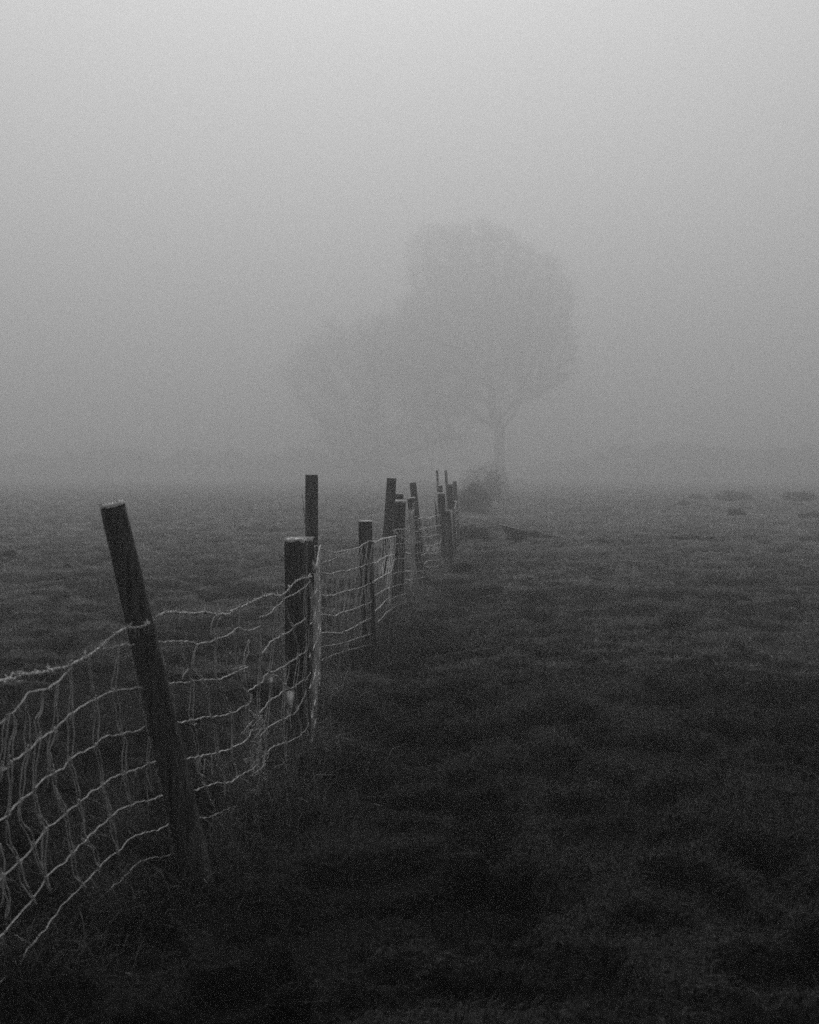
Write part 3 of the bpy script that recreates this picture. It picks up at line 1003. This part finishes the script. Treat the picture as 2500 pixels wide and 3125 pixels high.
# ---- from the short cracked post on to the dark stubby post
D0, D1 = FL[4], FL[5]
netD = empty('wire_netting', (D0[0], D0[1], 0))
tag(netD, 'dense foreshortened netting between the short cracked post and the dark stubby post', 'netting', 'lengths of frosted sheep netting')
HD = [
    (V8((560,450),(600,470),(640,460),(690,430),(740,410),(790,405),(820,395),(870,385),(920,375)), .0048),
    (V8((560,780),(630,770),(680,735),(740,700),(790,672),(850,660),(900,655)), .0040),
    (V8((570,1075),(610,1040),(680,1005),(740,965),(800,935),(850,920)), .0040),
    (V8((600,1265),(650,1240),(700,1205),(740,1185),(790,1160),(830,1140)), .0036),
    (V8((610,1500),(640,1465),(690,1430),(740,1370),(790,1320),(830,1290)), .0034),
    (V8((650,1670),(680,1630),(720,1590),(760,1540),(800,1500),(850,1470),(930,1415)), .0028),
]
LD = []
for px, r in HD:
    P3 = plane(px, D0, D1)
    LD.append(P3)
    strand('horizontal_wire', P3, r * 1.2, 'twine', netD, R, wob=.004)
weave(netD, LD[:6], 17, R, .0026, drift=.03, mat='twine', twin=0, jit=.01)
weave(netD, LD[:4], 7, R, .0022, drift=.05, mat='twine', twin=0, jit=.01)
# face of the stubby post
E0 = (-.19, 12.72); E1 = (0.0, 12.98)
HE = [
    (V8((870,290),(900,290),(950,272),(1000,270),(1070,272),(1110,275)), .0046),
    (V8((895,500),(950,488),(1000,487),(1060,478)), .0036),
    (V8((875,738),(920,722),(980,714),(1060,712)), .0036),
    (V8((840,955),(880,942),(930,922),(990,912),(1060,905)), .0042),
    (V8((810,1180),(860,1142),(920,1115),(980,1100),(1030,1090),(1075,1060)), .0036),
    (V8((820,1350),(860,1315),(910,1285),(970,1265),(1020,1248),(1070,1240)), .0032),
    (V8((860,1460),(920,1420),(980,1395),(1030,1380),(1075,1375)), .0028),
]
LE = []
for px, r in HE:
    P3 = plane(px, E0, E1)
    LE.append(P3)
    strand('horizontal_wire', P3, r * 1.2, 'twine', netD, R, wob=.003)
weave(netD, LE, 6, R, .0026, drift=.02, mat='twine', twin=0, jit=.006)
for px in (V8((900,290),(950,340),(990,370),(1050,430),(1090,465)), V8((880,300),(930,330),(960,380),(1010,400),(1040,390)), V8((1050,360),(1090,280),(1130,290),(1150,340),(1140,400),(1090,440),(1055,410))):
    strand('horizontal_wire', plane(px, E0, E1, -.02), .005, 'twine', netD, R, wob=.004)
for px in (V8((1030,20),(1040,100),(1050,170),(1065,230)), V8((885,10),(880,120),(878,280))):
    strand('loose_wire', plane(px, E0, E1, -.02), .0018, 'twine', netD, R, wob=.002)

# ---- stubby post to the net-wrapped leaning post
G0, G1 = (0.0, 12.98), FL[7]
netE = empty('wire_netting', (G0[0], G0[1], 0))
tag(netE, 'frosted netting bunched between the dark stubby post and the net-wrapped leaning post', 'netting', 'lengths of frosted sheep netting')
HEE = [
    V8((1075,275),(1110,300),(1135,270),(1130,160)), V8((1090,130),(1120,200),(1110,250)),
    V8((1070,440),(1110,470),(1150,490)), V8((1070,620),(1110,635),(1160,640)),
    V8((1065,700),(1110,760),(1170,790)), V8((1060,900),(1120,900),(1190,915)), V8((1070,1020),(1130,1035),(1200,1030)),
]
LEE = []
for px in HEE:
    P3 = plane(px, G0, G1)
    LEE.append(P3)
    strand('horizontal_wire', P3, .0052, 'twine', netE, R, wob=.004, near=False)
LE2 = []
for za in (1.07, .93, .79, .63, .47, .31, .16):
    P = [Vector((G0[0] + (G1[0] - G0[0]) * t, G0[1] + (G1[1] - G0[1]) * t, za - .10 * math.sin(math.pi * t) + R.uniform(-.02, .02))) for t in (0, .2, .4, .6, .8, 1)]
    LE2.append(P)
weave(netE, LE2, 15, R, .0034, near=False, drift=.04, twin=.014, jit=.02)
# face of the leaning post
K0, K1 = (0.04, 15.80), (0.26, 15.80)
HK = [V8((1100,88),(1160,95),(1240,80)), V8((1130,130),(1180,128),(1245,130)), V8((1135,310),(1190,308),(1270,298)), V8((1120,490),(1180,480),(1240,468),(1290,455)),
      V8((1075,620),(1130,635),(1200,635),(1260,628),(1310,620)), V8((1150,785),(1220,778),(1290,768),(1335,760)), V8((1060,905),(1180,910),(1260,900),(1350,885)),
      V8((1150,1030),(1210,1020),(1290,1000),(1360,990))]
LK = []
for px in HK:
    P3 = plane(px, K0, K1)
    LK.append(P3)
    strand('horizontal_wire', P3, .0052, 'twine', netE, R, wob=.003, near=False)
weave(netE, LK[1:], 5, R, .0034, near=False, drift=.04, mat='twine', twin=0, jit=.01)

# ---- on to the misty cluster
F0, F1 = FL[8], FL[9]
netF = empty('wire_netting', (F0[0], F0[1], 0))
tag(netF, 'wide thin-stranded netting fading into the fog before the misty cluster of posts', 'netting', 'lengths of frosted sheep netting')
HF = [V7((750,980),(810,955),(860,970),(910,980),(960,945),(1040,920),(1110,922),(1150,935),(1200,1055)), V7((760,1130),(830,1118),(900,1100),(1040,1075),(1200,1055)),
      V7((780,1235),(910,1235),(1040,1205),(1220,1180)), V7((820,1372),(900,1370),(1000,1350),(1080,1325),(1190,1310)),
      V7((800,1510),(870,1480),(990,1475),(1090,1450),(1180,1425)), V7((830,1640),(900,1590),(1020,1580),(1100,1550),(1180,1525)),
      V7((850,1675),(960,1680),(1080,1650),(1190,1615))]
LF = []
for px in HF:
    P3 = plane(px, F0, F1)
    LF.append(P3)
    strand('horizontal_wire', P3, .0058, 'twine', netF, R, wob=.004, near=False)
weave(netF, LF, 12, R, .0034, near=False, drift=.02, twin=.016, jit=.01)
strand('vertical_wire', plane(V7((1160,905),(1175,1000),(1205,1060),(1215,1200),(1190,1310),(1185,1430),(1190,1615)), F0, F1, -.01), .005, 'twine', netF, R, wob=.004, near=False)
strand('vertical_wire', plane(V7((885,1130),(890,1180),(885,1235),(880,1370)), F0, F1, -.01), .004, 'twine', netF, R, wob=.004, near=False)

G_0, G_1 = FL[10], FL[11]
netG = empty('wire_netting', (G_0[0], G_0[1], 0))
tag(netG, 'last faint ragged netting right of the misty cluster, tufts of frost along its edge', 'netting', 'lengths of frosted sheep netting')
LG = []
for za in (.88, .76, .62, .48, .34, .20):
    P = [Vector((G_0[0] + (G_1[0] - G_0[0]) * t, G_0[1] + (G_1[1] - G_0[1]) * t, za - .10 * math.sin(math.pi * t) + R.uniform(-.03, .03))) for t in (0, .2, .4, .6, .8, 1)]
    LG.append(P)
    strand('horizontal_wire', P, .0050, 'twine', netG, R, wob=.006, near=False)
weave(netG, LG, 18, R, .0045, near=False, drift=.06, twin=.02, jit=.03)
for px in (V7((1220,950),(1250,915),(1290,880),(1320,850),(1345,830)), V7((1300,1005),(1315,980),(1345,960)), V7((1350,800),(1370,900),(1365,1050),(1340,1290))):
    strand('loose_wire', [at_depth(x, y, 20.2) for x, y in px], .006, 'twine', netG, R, wob=.006, near=False)

# ------------------------------------------------------------------ fallen board in the field
def board():
    D = 25.5
    a = at_depth(1524, 1601, D)          # raised pointed end
    b = at_depth(1712, 1640, D - .2)
    c = at_depth(1600, 1648, D)
    c.z = gz(c.x, c.y)
    root = empty('fallen_board', (c.x, c.y, c.z))
    tag(root, 'dark pointed board lying tilted in the grass right of the fence', 'board')
    mb = MB()
    n = 16
    vs = []
    R = random.Random(4)
    for k in range(n + 1):
        u = k / n
        p = a.lerp(b, u) + Vector((0, 0, -.018 * math.sin(math.pi * u)))
        hh = .012 + .26 * min(1, u / .22) * (1 - max(0, (u - .3) / .7) ** .8 * .85) + R.uniform(-.006, .006)
        wd = .05 + .16 * min(1, u * 3)
        vs += [p + Vector((0, -wd / 2, 0)), p + Vector((0, wd / 2, .01)), p + Vector((0, wd / 2 + .03, -hh)), p + Vector((0, -wd / 2 - .01, -hh))]
    fs = []
    for k in range(n):
        for q in range(4):
            fs.append((k * 4 + q, k * 4 + (q + 1) % 4, k * 4 + 4 + (q + 1) % 4, k * 4 + 4 + q))
    fs += [(0, 1, 2, 3), (4 * n + 3, 4 * n + 2, 4 * n + 1, 4 * n)]
    mb.add(vs, fs)
    mb.build('plank', M['board'], root, smooth=False)
    fm = MB()
    pts = [a.lerp(b, u) + Vector((0, -.01, .006 - .018 * math.sin(math.pi * u))) for u in np.linspace(.005, .42, 18)]
    tube(fm, pts, .008, R, 6, .5, (1, .4))
    fm.build('frost_edge', M['frost'], root)
board()

# ------------------------------------------------------------------ tussocks, rushes and brambles
def tuft(name, label, cat, c, w, h, n, bw, group, seed, tone=(.012, .05), spread=1.0, mat=None, dense=True):
    r = np.random.default_rng(seed)
    ang = r.random(n) * 6.283; q = np.sqrt(r.random(n))
    bx = c[0] + np.cos(ang) * q * w / 2 * .8; by = c[1] + np.sin(ang) * q * w / 2 * .5
    z0 = ground_h(bx, by) - .02
    out = np.clip(r.normal(.55, .35, n), 0, 1.3) * spread
    th = ang + r.normal(0, .6, n)
    hh = h * (0.5 + .6 * r.random(n)) * (1 - .45 * q ** 2)
    ww = bw * (.5 + r.random(n))
    ph = r.random(n) * math.pi
    sx, sy = np.cos(ph) * ww / 2, np.sin(ph) * ww / 2
    def pt(u):
        e = out * u * 1.2
        return bx + np.cos(th) * hh * u * np.sin(e), by + np.sin(th) * hh * u * np.sin(e), z0 + hh * u * np.cos(e * .9)
    x0, y0, zz0 = pt(0); xm, ym, zm = pt(.6); x1, y1, z1 = pt(1)
    V = np.stack([np.stack([x0 - sx, y0 - sy, zz0], -1), np.stack([x0 + sx, y0 + sy, zz0], -1),
                  np.stack([xm - sx, ym - sy, zm], -1), np.stack([xm + sx, ym + sy, zm], -1), np.stack([x1, y1, z1], -1)], 1)
    t0 = np.full(n, tone[0]); t1 = tone[0] + (tone[1] - tone[0]) * r.random(n)
    T = np.stack([t0, t0, (t0 + t1) / 2, (t0 + t1) / 2, t1], 1)
    b = (np.arange(n) * 5)[:, None]
    fc = np.concatenate([b + np.array([[0, 1, 3]]), b + np.array([[0, 3, 2]]), b + np.array([[2, 3, 4]])], 0)
    V = V.reshape(-1, 3) - np.array([c[0], c[1], c[2]])
    me = big_mesh(name, V, fc, 3, T.ravel())
    o = link_mesh(name, me, M['grass'], None, Vector(c))
    tag(o, label, cat, group)
    return o

def gpt(px, py):
    D = EYE.z * F / (py - HY)
    p = at_depth(px, py, D)
    return (p.x, p.y, gz(p.x, p.y)), D
for i, (px, py, wpx, hpx, lab, nm, cat) in enumerate([
    (1408, 1742, 60, 34, 'dark round tussock at the foot of the misty cluster of posts', 'grass_tussock', 'tussock'),
    (1298, 1782, 44, 18, 'dark low tussock at the foot of the net-wrapped leaning post', 'grass_tussock', 'tussock'),
    (1445, 1648, 110, 48, 'grey rounded clump of rushes between the fence end and the fallen board', 'rush_clump', 'rushes'),
    (1598, 1652, 120, 36, 'dark low tussock under the middle of the fallen board', 'grass_tussock', 'tussock'),
    (2250, 1576, 60, 24, 'small dark rush clump alone in the mid right of the field', 'rush_clump', 'rushes'),
    (2478, 1580, 90, 26, 'dark rush clump cut by the right edge of the photo', 'rush_clump', 'rushes'),
    (2080, 1547, 50, 16, 'small faint rush clump left of the long far one', 'rush_clump', 'rushes'),
    (2130, 1528, 60, 18, 'low faint rush clump joined to the left of the long far one', 'rush_clump', 'rushes'),
    (2240, 1530, 130, 34, 'long faint rush clump farthest out on the right', 'rush_clump', 'rushes'),
    (2440, 1532, 110, 36, 'faint rush clump far off near the right edge', 'rush_clump', 'rushes'),
    (200, 1752, 54, 16, 'dark bump of coarse grass left of the leaning post', 'grass_tussock', 'tussock'),
    (176, 1790, 90, 14, 'wide flat dark tussock below the dark bump at left', 'grass_tussock', 'tussock'),
    (165, 1640, 46, 14, 'faint tussock at left above the level of the barbed wire', 'grass_tussock', 'tussock'),
    (20, 1706, 60, 18, 'dark tussock at the left edge of the field', 'grass_tussock', 'tussock'),
    (2105, 1651, 190, 12, 'long low streak of rushes across the mid right field', 'rush_clump', 'rushes'),
    (1830, 1660, 100, 12, 'small dark tussock in the field right of the fallen board', 'grass_tussock', 'tussock'),
]):
    c, D = gpt(px, py)
    tuft(nm, lab, cat, c, wpx * D / F, hpx * D / F * 1.15, 1800, .004 + D * .0006, 'tussocks in the field' if nm == 'grass_tussock' else 'rush clumps in the field', 60 + i, tone=(.010, .040))

def bramble(label, c, w, d, h, n, seed, name='bramble_bush', cat='bush', tone=(.01, .04), leaf=.05, group=None):
    """a bush of arching stems with small leaf-size flakes through its volume"""
    r = np.random.default_rng(seed)
    root = empty(name, c)
    tag(root, label, cat, group)
    R = random.Random(seed)
    mb = MB()
    for _ in range(110):
        a = R.uniform(0, 6.28); q = R.random() ** .5
        p0 = Vector((c[0] + math.cos(a) * q * w * .3, c[1] + math.sin(a) * q * d * .3, c[2] - .03))
        e = Vector((c[0] + math.cos(a) * w * .5 * R.uniform(.3, 1), c[1] + math.sin(a) * d * .5, c[2] + h * R.uniform(.3, .95) * (1 - .5 * q)))
        m = (p0 + e) / 2 + Vector((0, 0, h * R.uniform(.1, .35)))
        tube(mb, resample([p0, m, e], .15, .02, R), .012, R, 4, .2, (1, .3))
    mb.build('stem', M['twig'], root)
    u = r.normal(0, 1, (n, 3)); u /= np.linalg.norm(u, axis=1)[:, None]
    rad = r.random(n) ** (1 / 2.2)
    P = u * rad[:, None]
    lump = fbm(P[:, 0] * 2 + 5, P[:, 2] * 2 + P[:, 1], .8, 3, seed % 50)
    P *= (.72 + .5 * lump)[:, None]
    X = c[0] + P[:, 0] * w / 2; Y = c[1] + P[:, 1] * d / 2; Z = c[2] + np.abs(P[:, 2]) * h
    keep = r.random(n) < np.clip((lump - .3) * 4, .15, 1)
    X, Y, Z = X[keep], Y[keep], Z[keep]; n = len(X)
    a = r.normal(0, 1, (n, 3)); b = r.normal(0, 1, (n, 3))
    a *= (leaf * (.5 + r.random(n)))[:, None] / np.linalg.norm(a, axis=1)[:, None]
    b *= (leaf * .5 * (.5 + r.random(n)))[:, None] / np.linalg.norm(b, axis=1)[:, None]
    C = np.stack([X, Y, Z], -1) - np.array(c)
    V = np.stack([C - a, C + b, C + a], 1).reshape(-1, 3)
    T = np.repeat(tone[0] + (tone[1] - tone[0]) * r.random(n), 3)
    me = big_mesh('foliage', V, np.arange(n * 3).reshape(n, 3), 3, T)
    link_mesh('foliage', me, M['grass'], root)
    return root
def gD(px, D):
    p = at_depth(px, 1600, D)
    return (p.x, p.y, gz(p.x, p.y))
D = 62; c = gD(1478, D)
bramble('dark rounded bush in the fog at the far end of the fence', c, 180 * D / F, 3.4, 120 * D / F, 10000, 71)
D = 42; c = gD(1445, D)
bramble('lower ragged bush just left of the dark rounded bush', c, 120 * D / F, 2.0, 90 * D / F, 6000, 72)

# ------------------------------------------------------------------ winter tree
def tree(label, basepx, D, ells, trunk_r, seed, n_attr, fork=.30, name='winter_tree', step=.42):
    R = random.Random(seed)
    bx, by = basepx
    b = at_depth(bx, by, D); b.z = gz(b.x, b.y) - .1
    root = empty(name, b)
    tag(root, label, 'tree', 'winter trees in the fog')
    mpp = D / F
    A = []
    tot = sum(e[2] * e[3] * e[4] for e in ells)
    for (cx, cy, rx, ry, wgt) in ells:
        c = at_depth(cx, cy, D)
        for _ in range(int(n_attr * rx * ry * wgt / tot)):
            while True:
                v = Vector((R.uniform(-1, 1), R.uniform(-1, 1), R.uniform(-1, 1)))
                if .02 < v.length < 1: break
            v = v * (v.length ** -.35)
            A.append(c + Vector((v.x * rx * mpp, v.y * (rx + ry) / 2 * mpp * .85, v.z * ry * mpp)))
    top = max(a.z for a in A)
    nodes = [b.copy()]; parent = [-1]
    # trunk up to the fork
    z = b.z
    while z < b.z + (top - b.z) * fork:
        z += step
        p = nodes[-1] + Vector((R.uniform(-.06, .05), R.uniform(-.05, .05), step))
        nodes.append(p); parent.append(len(nodes) - 2)
    alive = A[:]
    kill = step * 1.7; infl = 60
    for it in range(90):
        kd = KDTree(len(nodes))
        for i, p in enumerate(nodes): kd.insert(p, i)
        kd.balance()
        acc = {}
        nxt = []
        for a in alive:
            co, i, dist = kd.find(a)
            if dist < kill: continue
            nxt.append(a)
            d = (a - nodes[i]).normalized()
            acc[i] = acc.get(i, Vector((0, 0, 0))) + d
        alive = nxt
        if not alive or len(nodes) > 14000: break
        for i, d in acc.items():
            d = d.normalized() + Vector((R.gauss(0, .22), R.gauss(0, .22), R.gauss(.03, .2)))
            nodes.append(nodes[i] + d.normalized() * step); parent.append(i)
    n = len(nodes)
    cnt = [0.0] * n
    kids = [[] for _ in range(n)]
    for i in range(1, n): kids[parent[i]].append(i)
    for i in range(n - 1, -1, -1):
        cnt[i] = 1.0 if not kids[i] else sum(cnt[k] for k in kids[i])
    k0 = trunk_r / cnt[0] ** .52
    rad = [max(.011, k0 * c ** .52) for c in cnt]
    for i in range(n):
        hgt = nodes[i].z - b.z
        if hgt < 1.2: rad[i] *= 1 + .5 * (1 - hgt / 1.2) ** 2
    trunk = MB(); limbs = {}; twigs = MB(); comp = {}
    for i in range(1, n):
        p = parent[i]
        r0, r1 = rad[p], rad[i]
        if r1 < r0 * .5: r0 = r1 * 1.25
        if cnt[i] > cnt[0] * .5: tgt = trunk
        elif r1 > .05:
            comp[i] = comp.get(p, i)
            tgt = limbs.setdefault(comp[i], MB())
        else: tgt = twigs
        ns = 9 if tgt is trunk else (5 if i in comp else 3)
        a, c = nodes[p], nodes[i]
        t = (c - a).normalized()
        u = t.orthogonal().normalized(); w_ = t.cross(u)
        vs = [a + (u * math.cos(6.283 * k / ns) + w_ * math.sin(6.283 * k / ns)) * r0 for k in range(ns)] + \
             [c + (u * math.cos(6.283 * k / ns) + w_ * math.sin(6.283 * k / ns)) * r1 for k in range(ns)]
        tgt.add(vs, [(k, (k + 1) % ns, ns + (k + 1) % ns, ns + k) for k in range(ns)])
    trunk.build('trunk', M['bark'], root)
    for L_ in limbs.values(): L_.build('limb', M['bark'], root)
    # fine twigs
    for i in range(1, n):
        if cnt[i] <= 9:
            d0 = (nodes[i] - nodes[parent[i]]).normalized()
            for _ in range(24 if cnt[i] <= 2 else 14):
                d = (d0 * .7 + Vector((R.gauss(0, .7), R.gauss(0, .7), R.gauss(.12, .6)))).normalized()
                L = R.uniform(.4, 1.7) * step * 2
                q = d.orthogonal().normalized() * R.uniform(.010, .020)
                p = nodes[i] - d0 * step * R.random()
                m = p + d * L * .5 + Vector((0, 0, R.uniform(-.05, .05)))
                e = p + d * L + Vector((R.uniform(-.1, .1), 0, R.uniform(-.12, .1)))
                q2 = d.cross(q).normalized() * q.length
                twigs.add([p - q, p + q, m + q2, e, m - q2 * .3], [(0, 1, 2), (0, 2, 3), (1, 4, 3)])
    o = twigs.build('crown', M['twig'], root, smooth=False)
    return n, len(A)
print('tree', tree('large bare tree with domed crown looming in the fog beyond the fence', (1528, 1470), 182,
     [(1440, 830, 190, 165, 1.0), (1340, 770, 110, 90, .9), (1560, 930, 200, 200, 1.0), (1430, 1020, 250, 170, .6), (1650, 1080, 120, 130, .8), (1250, 1060, 190, 100, .8), (1540, 1160, 150, 90, .7), (1500, 1240, 120, 70, .5), (1390, 1200, 170, 80, .45)],
     .8, 17, 4900, fork=.11, step=.95))
print('tree', tree('smaller fainter bare tree spreading low to the left of the large domed one', (1150, 1468), 195,
     [(1140, 1100, 260, 130, 1.0), (980, 1130, 130, 110, .8), (1270, 1050, 160, 120, .8), (1300, 1190, 160, 90, .5), (1130, 1300, 190, 130, .6), (1330, 1300, 130, 90, .4)], .36, 23, 2000, fork=.12, step=1.2))

# ------------------------------------------------------------------ far hedges, only guessed through the fog
def hedge(label, x0, x1, D, h, n, seed):
    r = np.random.default_rng(seed)
    X = x0 + (x1 - x0) * r.random(n)
    Y = D + r.normal(0, .9, n) + (X - x0) * .03
    top = h * (.35 + .6 * fbm(X, X * 0 + 3, 4, 4, seed)) * (.35 + .65 * np.clip(np.minimum(X - x0, x1 - X) / 26, 0, 1))
    keep = r.random(n) < np.clip(np.minimum(X - x0, x1 - X) / 30, .03, 1)
    X, Y, top = X[keep], Y[keep], top[keep]; n = len(X)
    Z = ground_h(X, Y) + top * r.random(n) ** .8
    a = r.normal(0, 1, (n, 3)) * .2; b = r.normal(0, 1, (n, 3)) * .13
    C = np.stack([X, Y, Z], -1)
    V = np.stack([C - a, C + b, C + a], 1).reshape(-1, 3)
    T = np.repeat(.01 + .03 * r.random(n), 3)
    me = big_mesh('hedgerow', V, np.arange(n * 3).reshape(n, 3), 3, T)
    o = link_mesh('hedgerow', me, M['grass'])
    tag(o, label, 'hedge', kind='stuff')
hedge('faint hedgerow lost in the fog along the left horizon', -190, 6, 212, 7.6, 70000, 5)
hedge('faint hedgerow lost in the fog along the right horizon', 16, 190, 205, 9.5, 70000, 6)

# ------------------------------------------------------------------ dead stalks standing over the near grass
STALK_LABELS = [
    'straight pale stalk standing upright against the foot of the leaning post',
    'long stalk slanting up to the right across the foot of the leaning post',
    'short stalk just right of the upright one at the leaning post foot',
    'stalk bending down to the right of the leaning post foot',
    'tall thin stalk left of the leaning post foot, under the netting',
    'long stalk slanting down right, in the open turf below the leaning post',
    'thin stalk slanting down left in the turf below the left netting',
    'thin stalk slanting up right, left of the long one below the leaning post',
    'long curved stalk in the turf right of the leaning post foot',
    'wavy upright stalk directly below the left side of the leaning post foot',
    'curved stalk in the dark turf below the middle of the left netting',
    'stalk lying slanted beneath the lowest wire of the left netting',
    'small arched stalk under the lowest wire of the left netting',
    'curling stalk running down right near the bottom, left of centre',
    'short stalk poking through the lower left netting',
    'flat lying stalk at the bottom edge, below the leaning post to the right',
    'arched stalk in the turf at the right, above the bottom third',
    'thin stalk just right of the arched stalk at the right side',
    'curved stalk low at the right side of the photo',
    'long slanting stalk low on the right, left of the curved one',
    'short slanting stalk above the arched stalk at the right',
    'nearly flat stalk crossing the turf just above the arched stalk at the right',
    'tiny slanting stalk in the middle of the turf right of centre',
    'tiny slanting stalk high in the field right of centre',
    'stalk at the very bottom right corner',
    'long thin stalk lying in the dark worn strip right of the short cracked post',
    'looped weed stem at the left edge under the netting',
    'drooping weed stem right of the looped stem at the left edge',
    'drooping weed stem bending left below the looped stem at the left edge',
    'drooping weed stem, middle one of the clump at the lower left edge',
    'short upright weed stem inside the clump at the lower left edge',
]
def stalks():
    R = random.Random(9)
    L = [V5((985,330),(1000,480),(1008,590)), V5((1120,390),(1040,460),(960,580),(915,620)), V5((1010,435),(1035,500),(1050,540)), V5((1090,465),(1140,540),(1170,610)),
         V5((835,245),(860,360),(890,490)), V5((930,705),(1010,800),(1080,890),(1120,940)), V5((475,820),(410,890),(340,980)), V5((750,785),(650,870),(560,920)),
         V5((1330,500),(1270,620),(1200,760)), V5((840,580),(825,680),(825,770)), V5((500,920),(540,990),(560,1100)), V5((550,560),(620,610),(690,650)),
         V5((450,570),(510,570),(560,600)), V5((960,930),(1010,1030),(1060,1120),(1120,1180)), V5((340,440),(420,510)), V5((1600,1138),(1725,1128)),
         [(2290,2425),(2325,2450),(2348,2545)], [(2365,2480),(2390,2510),(2405,2545)], [(2380,2855),(2420,2910),(2440,2985)], [(2215,2930),(2250,3000),(2285,3065)],
         [(2220,2285),(2255,2320),(2268,2345)], [(2230,2365),(2300,2355),(2350,2358)], [(1700,2355),(1715,2375)], [(2010,2030),(2025,2050)], [(2455,3080),(2500,3125)],
         [(1245,1925),(1290,1950),(1340,1990)], V5((20,830),(60,820),(90,850),(85,900)), V5((150,900),(190,980),(190,1100)), V5((110,930),(60,1040),(50,1180)), V5((130,920),(170,1040),(180,1100)),
         V5((100,960),(120,1060),(110,1180),(90,1230))]
    for i, px in enumerate(L):
        by = max(y for x, y in px)
        D = EYE.z * F / (by - HY)
        P = []
        for x, y in px:
            p = at_depth(x, y, D * .985)
            P.append(p)
        lo = min(P, key=lambda p: p.z)
        zz = gz(lo.x, lo.y)
        mb = MB()
        pts = resample(P, .015, .0008, R)
        tube(mb, pts, .0008, R, 4, .25, (1, .6))
        crystals(mb, pts, .001, R, 200, .0015)
        o = mb.build('dead_stalk', M['wood_pale'], None, origin=lo)
        STK.append(o)
        tag(o, STALK_LABELS[i], 'grass stalk', 'dead stalks in the near turf')
STK = []
stalks()

# ------------------------------------------------------------------ haze
def build_haze():
    lo, hi, R = -1.5, 47.0, 320
    mb = MB()
    v = [(x, y, z) for z in (lo, hi) for y in (-R, R) for x in (-R, R)]
    mb.add(v, [(0, 2, 3, 1), (4, 5, 7, 6), (0, 1, 5, 4), (2, 6, 7, 3), (0, 4, 6, 2), (1, 3, 7, 5)])
    m = bpy.data.materials.new('haze')
    m.use_nodes = True
    n = m.node_tree
    n.nodes.clear()
    out = n.nodes.new('ShaderNodeOutputMaterial')
    pv = n.nodes.new('ShaderNodeVolumePrincipled')
    pv.inputs['Color'].default_value = g(0.97)
    pv.inputs['Density'].default_value = 0.0138
    pv.inputs['Anisotropy'].default_value = 0.8
    n.links.new(pv.outputs[0], out.inputs['Volume'])
    o = mb.build('haze', m, smooth=False)
    tag(o, kind='stuff')
build_haze()
